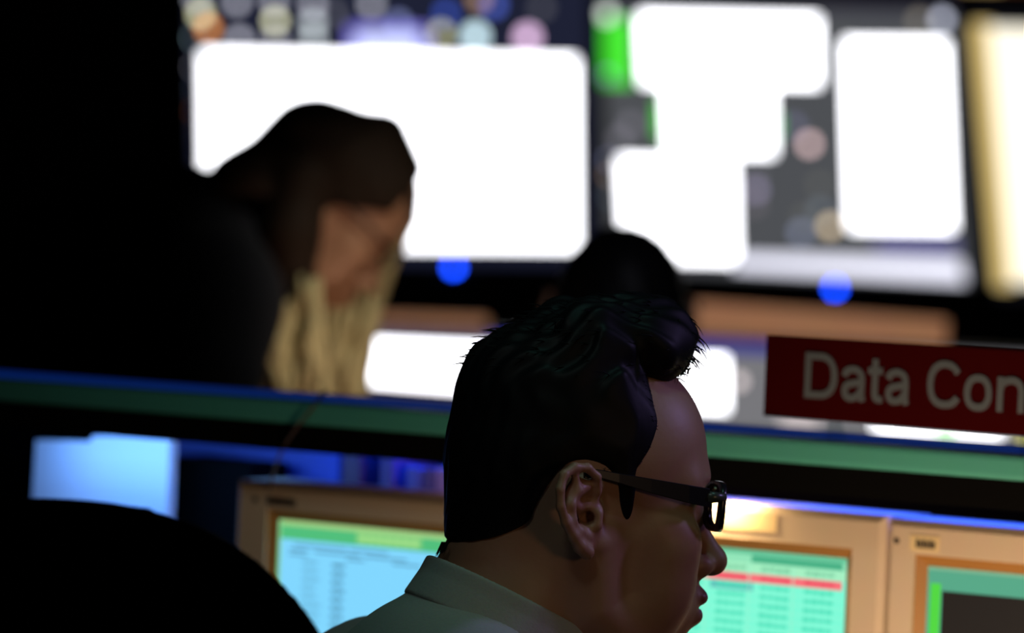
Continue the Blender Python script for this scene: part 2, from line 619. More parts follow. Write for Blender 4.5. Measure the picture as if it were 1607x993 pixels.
# ================================================================== DISPLAYS
def display_thing(name, label, cat, outer, disp, y, depth, contents, dots=(), led=None, group=None, stand=None, frame_mat='black'):
    """outer/disp: four photo corners TL TR BR BL on the vertical plane at distance y"""
    n = np.array([0, -1.0, 0])
    c = np.array([0, y, 0])
    Q = lambda px, py, k=0.0: on_plane(px, py, c, n) + np.array([0, -k, 0])
    O = [Q(*p) for p in outer]
    D = [Q(*p) for p in disp]
    base = (O[2] + O[3]) / 2
    root = empty(name, base, label, cat, group)
    bm = bmesh.new()
    back = np.array([0, depth, 0])
    hexa(bm, [p for p in O] + [p + back for p in O])
    from_bm('housing', bm, MT[frame_mat], root, bevel=0.004)
    # raised bezel ring
    bm = bmesh.new()
    fr = np.array([0, -0.012, 0])
    vo = [bm.verts.new(tuple(p + fr)) for p in O]
    vi = [bm.verts.new(tuple(p + fr)) for p in D]
    vo2 = [bm.verts.new(tuple(p)) for p in O]
    vi2 = [bm.verts.new(tuple(p)) for p in D]
    for i in range(4):
        j = (i + 1) % 4
        bm.faces.new((vo[i], vo[j], vi[j], vi[i]))
        bm.faces.new((vo[i], vo2[i], vo2[j], vo[j]))
        bm.faces.new((vi[i], vi[j], vi2[j], vi2[i]))
    from_bm('bezel', bm, MT[frame_mat], root)
    # lit face with everything shown on it
    bm = bmesh.new()
    mats = []

    def mi(m):
        if m not in mats:
            mats.append(m)
        return mats.index(m)

    def poly(pts, m, k):
        f = bm.faces.new([bm.verts.new(tuple(Q(px, py, k))) for px, py in pts])
        f.material_index = mi(m)

    poly(disp, contents[0], 0.001)
    k = 0.0015
    for pts, m in contents[1:]:
        poly(pts, m, k)
        k += 0.0003
    for (px, py, r, m) in dots:
        poly([(px + r * math.cos(a), py + r * math.sin(a)) for a in np.linspace(0, 2 * math.pi, 15)[:-1]], m, k)
        k += 0.0001
    me = bpy.data.meshes.new('lit_screen')
    bm.to_mesh(me)
    bm.free()
    for m in mats:
        me.materials.append(m)
    link('lit_screen', me, [], root)
    if led:
        bm = bmesh.new()
        px, py, r = led
        ctr = Q(px, py, 0.013)
        bmesh.ops.create_uvsphere(bm, u_segments=12, v_segments=8, radius=r / F * y, matrix=Matrix.Translation(ctr))
        o = from_bm('power_light', bm, mat('blue_power_light', (0, 0, 0.1), emit=(0.006, 0.065, 1.0), strength=15), root)
        o['label'] = 'blue power light'
    if stand == 'wall':
        bm = bmesh.new()
        m_ = (O[0] + O[1] + O[2] + O[3]) / 4
        box(bm, (m_[0] - .15, y + depth, m_[2] - .12), (m_[0] + .15, 13.2, m_[2] + .12))
        from_bm('wall_mount', bm, MT['black'], root)
    elif stand:
        bm = bmesh.new()
        m_ = (O[2] + O[3]) / 2
        box(bm, (m_[0] - .04, y + .01, stand + .015), (m_[0] + .04, y + .035, m_[2] + .06))
        box(bm, (m_[0] - .13, y - .06, stand), (m_[0] + .13, y + .12, stand + .015))
        from_bm('stand', bm, MT['black'], root)
    return root


WHITE = glow((250, 250, 255), 4.5)
q4 = lambda x0, y0, x1, y1: [(x0, y0), (x1, y0), (x1, y1), (x0, y1)]
DK = glow((30, 33, 52))
G = lambda c, k: glow(c, k)
GREYD = (200, 200, 215)
K = 3.0
dA = [(315, 22, 9, G((235, 235, 190), K)), (327, 44, 9, G((250, 160, 80), K)), (372, 3, 9, G(GREYD, 2.2)), (376, 62, 9, G(GREYD, 2.4)), (432, 33, 9, G((240, 240, 200), K)),
      (430, 2, 9, G(GREYD, 2.2)), (432, 62, 8, G(GREYD, 2)), (491, 8, 9, G(GREYD, 2.2)), (491, 36, 9, G((215, 225, 230), 2.2)), (492, 60, 9, G((215, 225, 230), 2.2)), (524, 22, 9, G(GREYD, .5)),
      (583, 6, 9, G(GREYD, 2.2)), (625, 36, 9, G((150, 160, 220), 1.8)), (700, 22, 10, G((70, 100, 220), 1.6)), (752, -3, 10, G((220, 175, 140), 1.4)), (775, 8, 10, G((90, 115, 230), 1.8)),
      (850, 12, 10, G(GREYD, .3)), (692, 52, 9, G((225, 225, 170), 2.2)), (746, 57, 14, G((210, 240, 250), 2.6)), (828, 59, 14, G((240, 200, 240), 2.3)), (310, -2, 9, G(GREYD, 2.0)),
      (301, 105, 4, G(GREYD, 2.0)), (301, 175, 4, G((240, 150, 90), 2.0)), (301, 215, 4, G(GREYD, 1.6)), (301, 140, 4, G((120, 140, 160), 1.6)), (301, 60, 5, G((150, 180, 190), 2.2))]
display_thing('wall_display', 'large wall display with one big white window, behind the bending woman', 'display',
              [(284, -70), (937, -52), (940, 438), (296, 432)], [(298, -58), (926, -42), (927, 415), (309, 410)], 13.0, 0.09,
              [DK, ([(548, 42), (672, 44), (672, 92), (548, 92)], G((150, 140, 255), 1.1)),
               ([(560, 54), (660, 56), (660, 92), (560, 92)], G((215, 225, 255), 1.2)),
               ([(318, 82), (903, 92), (905, 389), (322, 386)], WHITE),
               ([(390, 150), (560, 180), (560, 186), (330, 262), (328, 254)], WHITE)],
              dA, led=(712, 419, 6.5), group='video wall displays', stand='wall')
GB = glow((78, 80, 84))
dB = [(1270, 226, 9, G((240, 205, 205), 2.8)), (1245, 198, 9, G((150, 150, 190), 1.0)), (1186, 298, 9, G((175, 165, 200), 1.5)), (1184, 320, 9, G((150, 140, 150), .8)), (1257, 365, 9, G((150, 160, 190), 1.6)),
      (1303, 355, 9, G((235, 210, 170), 2.6)), (1287, 330, 9, G((150, 165, 180), .8)), (1286, 290, 9, G((150, 150, 140), .6)), (1262, 340, 9, G((150, 150, 140), .6)), (990, 195, 9, G((180, 175, 190), .8)),
      (972, 218, 9, G((170, 165, 180), .8)), (1478, 31, 9, G((200, 205, 225), 2.8)), (1442, 32, 9, G((190, 180, 160), 1.0)), (1184, 277, 9, G((170, 165, 180), .5)),
      (953, 118, 5, G((170, 165, 220), 1.8)), (955, 250, 4, G((170, 175, 220), 1.8)), (956, 275, 4, G((220, 185, 160), 1.6)), (952, 22, 10, G((220, 230, 220), 2.6)), (957, 310, 5, G((140, 160, 180), .8))]
display_thing('wall_display', 'wall display with stacked white windows and a small green block, dark grey desktop', 'display',
              [(939, -17), (1505, 0), (1541, 470), (953, 443)], [(944, -6), (1496, 9), (1523, 446), (955, 420)], 13.0, 0.09,
              [GB, ([(944, -6), (1496, 9), (1497, 22), (944, 6)], G((45, 42, 60), 1)),
               (q4(947, 30, 992, 132), G((70, 225, 50), 1.15)),
               ([(1003, 22), (1284, 28), (1286, 133), (1008, 131)], WHITE),
               ([(1043, 125), (1212, 128), (1214, 242), (1048, 240)], WHITE),
               ([(1030, 160), (1044, 160), (1046, 215), (1031, 215)], G((80, 230, 60), 1.0)),
               ([(1212, 180), (1222, 180), (1222, 215), (1213, 215)], G((80, 230, 60), .8)),
               ([(972, 248), (1152, 252), (1156, 410), (1060, 408), (980, 404)], WHITE),
               ([(1150, 400), (1508, 409), (1514, 443), (1152, 422)], G((225, 225, 240), 1.5)),
               ([(1375, 372), (1500, 376), (1500, 396), (1375, 392)], G((130, 125, 210), .6)),
               ([(1325, 64), (1484, 66), (1496, 360), (1334, 358)], WHITE)],
              dB, led=(1310, 452, 6.5), group='video wall displays', stand='wall')
display_thing('wall_display', 'wall display showing a cream page with a yellow edge, cut by the photo border', 'display',
              [(1509, 2), (2010, 20), (2050, 500), (1555, 480)], [(1521, 14), (2000, 32), (2038, 486), (1562, 466)], 13.0, 0.09,
              [G((15, 15, 20), 1), ([(1525, 36), (1556, 36), (1590, 452), (1562, 450)], G((235, 205, 130), 1.0)),
               ([(1552, 42), (1990, 52), (2020, 456), (1588, 444)], G((255, 248, 228), 1.35))],
              group='video wall displays', stand='wall')
display_thing('wall_display', 'upper wall display of which only a tan strip shows above the cream page', 'display',
              [(1470, -330), (1990, -310), (1995, -8), (1476, -13)], [(1480, -320), (1980, -300), (1985, -14), (1486, -19)], 13.0, 0.09,
              [G((40, 35, 70), 1), ([(1505, -120), (1570, -116), (1572, -14), (1507, -16)], G((215, 180, 120), .8)),
               ([(1572, -116), (1985, -110), (1985, -16), (1572, -15)], G((140, 90, 60), .35))],
              group='video wall displays', stand='wall')

# ---- front row of desks
bm = bmesh.new()
DZ = 0.72
box(bm, (-1.2, 8.6, DZ - .03), (1.4, 9.3, DZ))
desk_root = empty('front_desk', (0.1, 8.95, 0), 'dark desk in front of the video wall, carrying two lit monitors', 'desk')
from_bm('desk_top', bm, MT['desk'], desk_root, bevel=0.004)
for sx in (-1.15, 1.33):
    bm = bmesh.new()
    box(bm, (sx, 8.62, 0), (sx + .04, 9.28, DZ - .03))
    from_bm('side_panel', bm, MT['desk'], desk_root)
display_thing('desk_monitor', 'low wide desk monitor with white page, left of the man, under the big white window', 'monitor',
              [(552, 508), (938, 524), (936, 650), (553, 622)], [(562, 514), (930, 530), (928, 640), (564, 612)], 9.0, 0.04,
              [G((60, 60, 90), 1), ([(765, 524), (930, 531), (930, 541), (765, 533)], G((50, 60, 170), 1)),
               ([(570, 533), (926, 549), (926, 629), (570, 600)], WHITE)], group='front row monitors', stand=DZ)
display_thing('desk_monitor', 'desk monitor with a white page and grey desktop, behind the red sign', 'monitor',
              [(960, 518), (1640, 552), (1640, 712), (960, 672)], [(970, 525), (1630, 558), (1630, 703), (970, 663)], 9.0, 0.04,
              [G((118, 118, 122), 1), ([(970, 525), (1215, 537), (1215, 556), (970, 545)], G((50, 50, 150), .9)),
               ([(980, 553), (1141, 560), (1142, 645), (980, 637)], WHITE),
               ([(1372, 590), (1572, 600), (1572, 684), (1372, 672)], WHITE),
               ([(1470, 660), (1500, 662), (1500, 676), (1470, 674)], G((90, 230, 60), 3)),
               ([(1600, 660), (1630, 662), (1630, 690), (1600, 688)], G((230, 220, 90), 1.5)),
               ([(1225, 640), (1285, 643), (1285, 664), (1225, 661)], G((230, 215, 215), 1.1))],
              [(1160, 598, 9, G((230, 215, 215), 1.8))], group='front row monitors', stand=DZ)
for (a, b, c, d, lab) in (((548, 491), (766, 499), (766, 530), (548, 522), 'narrow tan partition panel behind the left desk monitor'),
                          ((1092, 474), (1488, 503), (1488, 560), (1092, 530), 'wide tan partition panel standing behind the red sign')):
    n = np.array([0, -1.0, 0])
    c_ = np.array([0, 9.7, 0])
    q = [on_plane(*t, c_, n) for t in (a, b, c, d)]
    q[2][2] = 0
    q[3][2] = 0
    q[2][0] = q[1][0]
    q[3][0] = q[0][0]
    bm = bmesh.new()
    hexa(bm, q + [t + np.array([0, .05, 0]) for t in q])
    tag(from_bm('partition_panel', bm, MT['tan'], bevel=0.006), lab, 'partition', 'tan partition panels')

# ================================================================== CONSOLE (ledge, shelf, monitors)
S0, S1 = -1.25, 1.1
root = empty('control_console', con(0, 0.3, 0), 'long control console with a green-edged ledge crossing the picture', 'console')
bm = bmesh.new()
cbox(bm, S0, S1, 0.0, 0.045, 1.228, 1.2485)
from_bm('ledge_edge', bm, MT['green'], root, bevel=0.004)['label'] = 'green laminate ledge edge'
bm = bmesh.new()
cbox(bm, S0, S1, 0.045, 0.20, 1.228, 1.248)
from_bm('ledge_top', bm, MT['ledge'], root, bevel=0.002)
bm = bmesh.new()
cbox(bm, S0, S1, 0.046, 0.150, 1.246, 1.2495)  # glowing strip in place of a blue reflection on the top
from_bm('ledge_reflection', bm, MT['ledge_sheen'], root, bevel=0.001)['label'] = 'blue reflection along the ledge, made as a glowing strip'
bm = bmesh.new()
cbox(bm, S0, S1, 0.003, 0.012, 1.203, 1.228)
from_bm('fascia', bm, MT['fascia'], root)
bm = bmesh.new()
cbox(bm, S0, S1, 0.012, 0.37, 1.218, 1.2275)
from_bm('shelf_roof', bm, MT['fascia'], root)
bm = bmesh.new()
cbox(bm, S0, S1, 0.34, 0.37, 0.0, 1.218)
from_bm('back_panel', bm, MT['fascia'], root)
bm = bmesh.new()
cbox(bm, S0, S1, -0.35, 0.34, 0.72, 0.75)
from_bm('desk_top', bm, MT['desk'], root, bevel=0.004)
for s in (S0, S1 - .03):
    bm = bmesh.new()
    cbox(bm, s, s + .03, 0.03, 0.34, 0.0, 1.217)
    from_bm('side_panel', bm, MT['fascia'], root)

SHZ = 1.0      # inner shelf the papers and boxes stand on
bm = bmesh.new()
cbox(bm, S0 + .03, S1 - .03, 0.19, 0.34, SHZ - .02, SHZ)
from_bm('inner_shelf', bm, MT['fascia'], root)


def con_monitor(label, s0, s1, ztop, off, disp, contents, badge, hole, sticker=None, sticker_mat='label'):
    """beige flat monitor facing out of the console; disp=(s0,s1,ztop,zbot) in console coordinates"""
    zb = ztop - (s1 - s0) * 0.86
    root = empty('desk_monitor', con((s0 + s1) / 2, off + .05, 0.75), label, 'monitor', 'beige console monitors')
    ds0, ds1, dz1, dz0 = disp
    rim = 0.0095
    # bezel ring with a sloped inner lip
    bm = bmesh.new()

    def loop(a, b, c, d, o):
        return [bm.verts.new(tuple(con(s, o, z))) for s, z in ((a, d), (b, d), (b, c), (a, c))]
    Lb = loop(s0, s1, zb, ztop, off + .075)
    L0 = loop(s0, s1, zb, ztop, off + .005)
    L1 = loop(s0 + .005, s1 - .005, zb + .005, ztop - .006, off)
    L2 = loop(ds0 - rim, ds1 + rim, dz0 - rim, dz1 + rim, off)
    L3 = loop(ds0 - rim, ds1 + rim, dz0 - rim, dz1 + rim, off + .01)
    for A_, B_ in ((Lb, L0), (L0, L1), (L1, L2), (L2, L3)):
        for i in range(4):
            bm.faces.new((A_[i], A_[(i + 1) % 4], B_[(i + 1) % 4], B_[i]))
    bm.faces.new(Lb)
    from_bm('bezel', bm, MT['bezel'], root)
    bm = bmesh.new()
    A_ = loop(ds0 - rim, ds1 + rim, dz0 - rim, dz1 + rim, off + .002)
    B_ = loop(ds0, ds1, dz0, dz1, off + .008)
    for i in range(4):
        bm.faces.new((A_[i], A_[(i + 1) % 4], B_[(i + 1) % 4], B_[i]))
    from_bm('screen_rim', bm, MT['bronze'], root)['label'] = 'bronze brown rim round the screen'
    # lit screen
    bm = bmesh.new()
    mats = []

    def mi(m):
        if m not in mats:
            mats.append(m)
        return mats.index(m)
    wd, hg = ds1 - ds0, dz1 - dz0
    k = off + .0075
    for (u0, v0, u1, v1, m) in contents:
        f = bm.faces.new([bm.verts.new(tuple(con(ds0 + wd * uu, k, dz1 - hg * vv))) for uu, vv in ((u0, v1), (u1, v1), (u1, v0), (u0, v0))])
        f.material_index = mi(m)
        k -= 0.000012
    me = bpy.data.meshes.new('lit_screen')
    bm.to_mesh(me)
    bm.free()
    for m in mats:
        me.materials.append(m)
    link('lit_screen', me, [], root)
    # badge (illegible dark bars) and small round hole
    if sticker:
        bm = bmesh.new()
        cbox(bm, sticker[0], sticker[1], off - .0012, off + .001, sticker[2], sticker[3])
        from_bm('label_sticker', bm, MT[sticker_mat], root)
    if badge:
        bm = bmesh.new()
        b0, b1, bz0, bz1 = badge
        nb = 6
        for i in range(nb):
            w_ = (b1 - b0) / nb
            cbox(bm, b0 + i * w_, b0 + (i + .8) * w_, off - .0016, off - .0002, bz0, bz1 - (0.001 if i % 2 else 0))
        from_bm('badge', bm, MT['ink'], root)
    if hole:
        bm = bmesh.new()
        tube(bm, [con(hole[0], off - .001, hole[1]), con(hole[0], off + .004, hole[1])], hole[2], 12)
        from_bm('indicator', bm, MT['ink'], root)
    # back bulge and foot
    bm = bmesh.new()
    cbox(bm, s0 + .05, s1 - .05, off + .075, off + .105, zb + .05, ztop - .05)
    from_bm('back_cover', bm, MT['bezel'], root, bevel=.01)
    bm = bmesh.new()
    m_ = (s0 + s1) / 2
    cbox(bm, m_ - .035, m_ + .035, off + .06, off + .09, 0.765, zb + .1)
    cbox(bm, m_ - .10, m_ + .10, off - .05, off + .12, 0.75, 0.765)
    from_bm('stand', bm, MT['bezel'], root, bevel=.003)
    return root


random.seed(3)
# left monitor: pale blue page
c1 = [(0, 0, 1, 1, G((130, 215, 255), 1)), (0, 0, 1, .02, G((170, 220, 140), .9)), (0, 0, .012, 1, G((140, 220, 150), .9)),
      (0.012, .02, 1, .075, G((85, 200, 130), .9)), (.34, .022, .62, .066, G((135, 212, 130), .95))]
for i in range(7):
    a = .355 + i * .037
    c1.append((a, .035, a + .026, .058, G((165, 225, 140), 1)))
for r, (v, us) in enumerate(((.092, ((.07, .30), (.31, .48))), (.112, ((.05, .13), (.16, .36), (.38, .56))), (.130, ((.05, .13), (.30, .38), (.5, .62))))):
    for (a, b) in us:
        c1.append((a, v, b, v + .008, G((90, 150, 185), .9)))
for r in range(16):
    v = .155 + r * .034
    c1.append((.11, v, .11 + random.uniform(.06, .085), v + .009, G((95, 160, 195), 1)))
    c1.append((.24, v + .002, .24 + random.uniform(.05, .06), v + .014, G((70, 125, 160), .9)))
con_monitor('beige monitor with a pale blue text page, between black chair and seated man', -0.436, -0.075, 1.168, 0.06,
            (-0.3874, -0.112, 1.1335, 0.90), c1, (-.3955, -.3605, 1.1475, 1.154), (-.411, 1.1505, .0028))
# middle monitor: green table with a red row
TL = (125, 250, 215)
c2 = [(0, 0, 1, 1, G(TL, 1)), (0, 0, 1, .018, G((105, 205, 160), .9)), (0, .018, 1, .052, G((150, 235, 190), .95)), (.62, .020, .985, .048, G((75, 185, 140), .9)),
      (0, .052, 1, .090, G((165, 240, 195), 1)), (.0, .092, .985, .126, G((255, 115, 125), .95)), (.455, .130, .63, .160, G((95, 200, 190), .95))]
for r in range(25):
    v = .056 + r * .0357
    for cidx in range(6):
        u0 = .985 - .177 * (6 - cidx)
        if r == 1:
            m_t = G((240, 80, 100), .95)
        elif r == 0:
            m_t = G((125, 210, 165), .95)
        else:
            m_t = G((75, 228, 188), .95)
        a = max(u0 + .030, 0.0)
        for w_ in range(4):
            b0 = a + w_ * .030
            if b0 > 0:
                c2.append((b0, v + .006 + random.uniform(0, .003), b0 + .026, v + .020 + random.uniform(0, .004), m_t))
    c2.append((0, v + .0335, 1, v + .0352, G((165, 245, 215), 1)))
for cidx in range(1, 6):
    u0 = .985 - .177 * (6 - cidx)
    c2.append((u0 - .002, .053, u0 + .002, 1, G((155, 240, 205), 1)))
con_monitor('beige monitor with a green table and one red row, in front of the man\'s face', -0.05, 0.2905, 1.1855, 0.06,
            (-0.012, 0.2495, 1.1455, 0.92), c2, None, None, (0.118, 0.180, 1.163, 1.179))
# right monitor: dark panels with green bars
c3 = [(0, 0, 1, 1, G((95, 185, 150), .8)), (.055, .085, 1, .31, G((32, 28, 26), 1)), (.012, .06, .05, .31, G((80, 215, 65), 1)), (.05, .39, 1, 1, G((32, 28, 26), 1)), (.03, .39, .055, 1, G((70, 25, 25), 1)),
      (.0, 0, 1, .012, G((140, 200, 160), .8)), (.5, .335, .68, .365, G((150, 215, 180), .9)), (.05, .305, 1, .312, G((110, 30, 30), .6))]
con_monitor('beige monitor with black panels between green bars, at the photo\'s lower right corner', 0.2945, 0.64, 1.184, 0.06,
            (0.3325, 0.602, 1.1455, 0.91), c3, (0.3245, 0.3445, 1.1610, 1.1685), (0.3045, 1.1652, .0026), (0.3185, 0.3475, 1.1585, 1.1715))

# ---- things in the console's shelf space
def con_px(px, py, off):
    return on_plane(px, py, con(0, off, 0), CN)


def to_con(p):
    q = np.asarray(p) - C0
    return float(q @ CU), float(-(q @ CN)), float(p[2])


# white papers lit blue
for nm, lab, offp, cs in (('paper_sheet', 'white paper sheet glowing blue, cut lower at its left end, above the black chair', 0.17, [(56, 690), (140, 693), (146, 684), (266, 687), (260, 850), (44, 850)]),):
    pts = [con_px(x, y, offp) for x, y in cs]
    for p_ in pts[-2:]:
        p_[2] = SHZ + .0
    bm = bmesh.new()
    f_ = [bm.verts.new(tuple(p_)) for p_ in pts]
    b_ = [bm.verts.new(tuple(p_ - CN * .012)) for p_ in pts]
    bm.faces.new(f_)
    bm.faces.new(b_[::-1])
    for i in range(len(pts)):
        j = (i + 1) % len(pts)
        bm.faces.new((f_[i], b_[i], b_[j], f_[j]))
    tag(from_bm(nm, bm, MT['paper']), lab, 'paper')
# blue lit document holder / board at the back
s_a, _, z_a = to_con(con_px(270, 700, .30))
s_b, _, _ = to_con(con_px(533, 700, .30))
bm = bmesh.new()
cbox(bm, s_a - .03, s_b, .30, .312, SHZ, 1.2175)
tag(from_bm('display_board', bm, MT['panel'], bevel=.001), 'pale board at the shelf back washed in blue light, behind the thin cable', 'board')
# black box in front of it
s_a, _, z_a = to_con(con_px(266, 716, .22))
s_b, _, _ = to_con(con_px(394, 722, .22))
bm = bmesh.new()
cbox(bm, s_a, s_b, .22, .28, SHZ, z_a)
r_ = tag(from_bm('speaker_box', bm, MT['fascia'], bevel=.004), 'black box on the shelf right of the blue paper', 'box')
# binders
for i, (x0, x1, y0, colr, lab) in enumerate(((538, 566, 712, (0.10, 0.05, 0.10), 'dark purple binder, first right of the blue board'),
                                            (598, 618, 712, (0.16, 0.11, 0.30), 'slim violet binder standing alone on the shelf'),
                                            (638, 660, 731, (0.22, 0.22, 0.55), 'blue binder, first of the three beside the man\'s hair'),
                                            (663, 682, 733, (0.26, 0.14, 0.24), 'plum binder between the blue and the pink one'),
                                            (684, 706, 733, (0.75, 0.40, 0.42), 'pale pink binder touching the outline of the man\'s hair'))):
    s_a, _, z_a = to_con(con_px(x0, y0, .22))
    s_b, _, _ = to_con(con_px(x1, y0, .22))
    rt = empty('binder', con((s_a + s_b) / 2, .26, SHZ), lab, 'binder', 'binders on the console shelf')
    bm = bmesh.new()
    cbox(bm, s_a, s_b, .22, .295, SHZ, z_a)
    from_bm('cover', bm, mat('binder_cover_%d' % i, colr, .6), rt, bevel=.0015)
    bm = bmesh.new()
    cbox(bm, s_a + .002, s_b - .002, .226, .299, SHZ + .002, z_a + .0005)
    from_bm('pages', bm, MT['fascia'], rt)
# thin cable from the ledge down to the left monitor
pts = [(512, 612, .03), (490, 640, -.004), (470, 664, -.004), (452, 690, .0), (438, 715, .01), (428, 745, .03), (424, 765, .058), (424, 790, .11)]
bm = bmesh.new()
tube(bm, [con_px(*t) for t in pts], .0014, 8)
tag(from_bm('thin_cable', bm, mat('brown_cable', (.10, .06, .05), .6), smooth=True), 'thin brown cable hanging from the ledge to the left monitor', 'cable')

# ---- red sign on the ledge
ST = math.radians(42)
SU = np.array([math.cos(ST), -math.sin(ST), 0])
SN = np.array([-math.sin(ST), -math.cos(ST), 0])
SB = con_px(1200, 590, 0.02)


def sg(u, v, o=0.0):
    p = SB + SU * u + SN * o
    p = p.copy()
    p[2] = v
    return p


def sg_px(px, py):
    p = on_plane(px, py, SB, SN)
    return float((p - SB) @ SU), float(p[2])


sz1 = np.mean([sg_px(1200, 526)[1], sg_px(1607, 548)[1]])
sz0 = np.mean([sg_px(1196, 649)[1], sg_px(1607, 688)[1]])
root = empty('desk_sign', sg(.14, 1.25), 'dark red sign reading Data Con in grey letters, on the console ledge', 'sign')
bm = bmesh.new()
hexa(bm, [sg(0, sz0), sg(.30, sz0), sg(.30, sz1), sg(0, sz1)] + [sg(u, v, -.006) for u, v in ((0, sz0), (.30, sz0), (.30, sz1), (0, sz1))])
from_bm('sign_board', bm, MT['red'], root, bevel=.0008)
# grey letters D a t a C o n: centre lines of their strokes (cap height 1), widened to ribbons


def spline(pts, n=8):
    p = [np.array(q, float) for q in pts]
    p = [2 * p[0] - p[1]] + p + [2 * p[-1] - p[-2]]
    out = []
    for i in range(1, len(p) - 2):
        for t in np.linspace(0, 1, n, endpoint=False):
            out.append(.5 * (2 * p[i] + (p[i + 1] - p[i - 1]) * t + (2 * p[i - 1] - 5 * p[i] + 4 * p[i + 1] - p[i + 2]) * t * t
                             + (3 * p[i] - p[i - 1] - 3 * p[i + 1] + p[i + 2]) * t ** 3))
    return out + [p[-2]]


def ring(cx, cy, rx_, ry_, a0, a1, n=28, e=2.35):
    out = []
    for a in np.linspace(math.radians(a0), math.radians(a1), n):
        c, s_ = math.cos(a), math.sin(a)
        k = 1 / ((abs(c) ** e + abs(s_) ** e) ** (1 / e))
        out.append(np.array([cx + rx_ * k * c, cy + ry_ * k * s_]))
    return out


A2 = np.array
LETTER_A = [spline([(.06, .53), (.11, .64), (.27, .695), (.43, .64), (.49, .52), (.49, .30), (.49, .14), (.53, .0)]),
            spline([(.49, .42), (.30, .39), (.12, .33), (.075, .20), (.13, .09), (.25, .06), (.38, .11), (.48, .24)])]
GLYPHS = {
    'D': (.80, [[A2((.08, 0)), A2((.08, 1))], [A2((.02, .925))] + ring(.36, .5, .36, .425, 90, -90) + [A2((.02, .075))]]),
    'a': (.60, LETTER_A),
    't': (.38, [spline([(.18, .95), (.18, .60), (.18, .20), (.22, .10), (.30, .07), (.38, .08)]), [A2((.0, .69)), A2((.37, .69))]]),
    'C': (.86, [ring(.44, .5, .36, .435, 35, 325)]),
    'o': (.66, [ring(.33, .375, .25, .315, 0, 360, 33)]),
    'n': (.60, [[A2((.08, 0)), A2((.08, .75))], spline([(.08, .46), (.13, .62), (.30, .69), (.45, .63), (.51, .48), (.51, .25), (.51, .0)])]),
}
base_z = np.mean([sg_px(1268, 624)[1], sg_px(1410, 634)[1], sg_px(1560, 646)[1]])
top_z = sg_px(1290, 554)[1]
bm = bmesh.new()
SWD = .155
for ch, px0, px1 in (('D', 1263, 1315), ('a', 1322, 1360), ('t', 1363, 1386), ('a', 1391, 1429), ('C', 1456, 1511), ('o', 1514, 1559), ('n', 1565, 1612)):
    u0_, u1_ = sg_px(px0, 600)[0], sg_px(px1, 600)[0]
    wd, paths = GLYPHS[ch]
    cap_ = top_z - base_z
    su = (u1_ - u0_) / wd                       # metres per unit across
    for li, path in enumerate(paths):
        q2 = [A2((u0_ + p_[0] * su, base_z + p_[1] * cap_)) for p_ in path]
        row = []
        for i_, p_ in enumerate(q2):
            d_ = q2[min(i_ + 1, len(q2) - 1)] - q2[max(i_ - 1, 0)]
            d_ = d_ / np.linalg.norm(d_)
            m_ = A2((-d_[1], d_[0])) * SWD * cap_ / 2
            row.append([bm.verts.new(tuple(sg(*(p_ + m_ * sd_), o_))) for sd_, o_ in ((1, .0012 + .0001 * li), (-1, .0012 + .0001 * li), (-1, .0001), (1, .0001))])
        for r0, r1 in zip(row, row[1:]):
            for k_ in range(4):
                bm.faces.new((r0[k_], r0[(k_ + 1) % 4], r1[(k_ + 1) % 4], r1[k_]))
        bm.faces.new(row[0])
        bm.faces.new(row[-1][::-1])
bmesh.ops.recalc_face_normals(bm, faces=bm.faces[:])
me = bpy.data.meshes.new('lettering')
bm.to_mesh(me)
bm.free()
link('lettering', me, MT['grey'], root)['label'] = 'grey lettering'
for u in (0.066, 0.27):
    bm = bmesh.new()
    hexa(bm, [sg(u, 1.2485, -.007), sg(u + .004, 1.2485, -.007), sg(u + .004, sz0 + .02, -.007), sg(u, sz0 + .02, -.007)] +
         [sg(u, 1.2485, -.03), sg(u + .004, 1.2485, -.03), sg(u + .004, sz0 + .02, -.010), sg(u, sz0 + .02, -.010)])
    from_bm('foot', bm, MT['lens'], root)['label'] = 'clear acrylic foot'

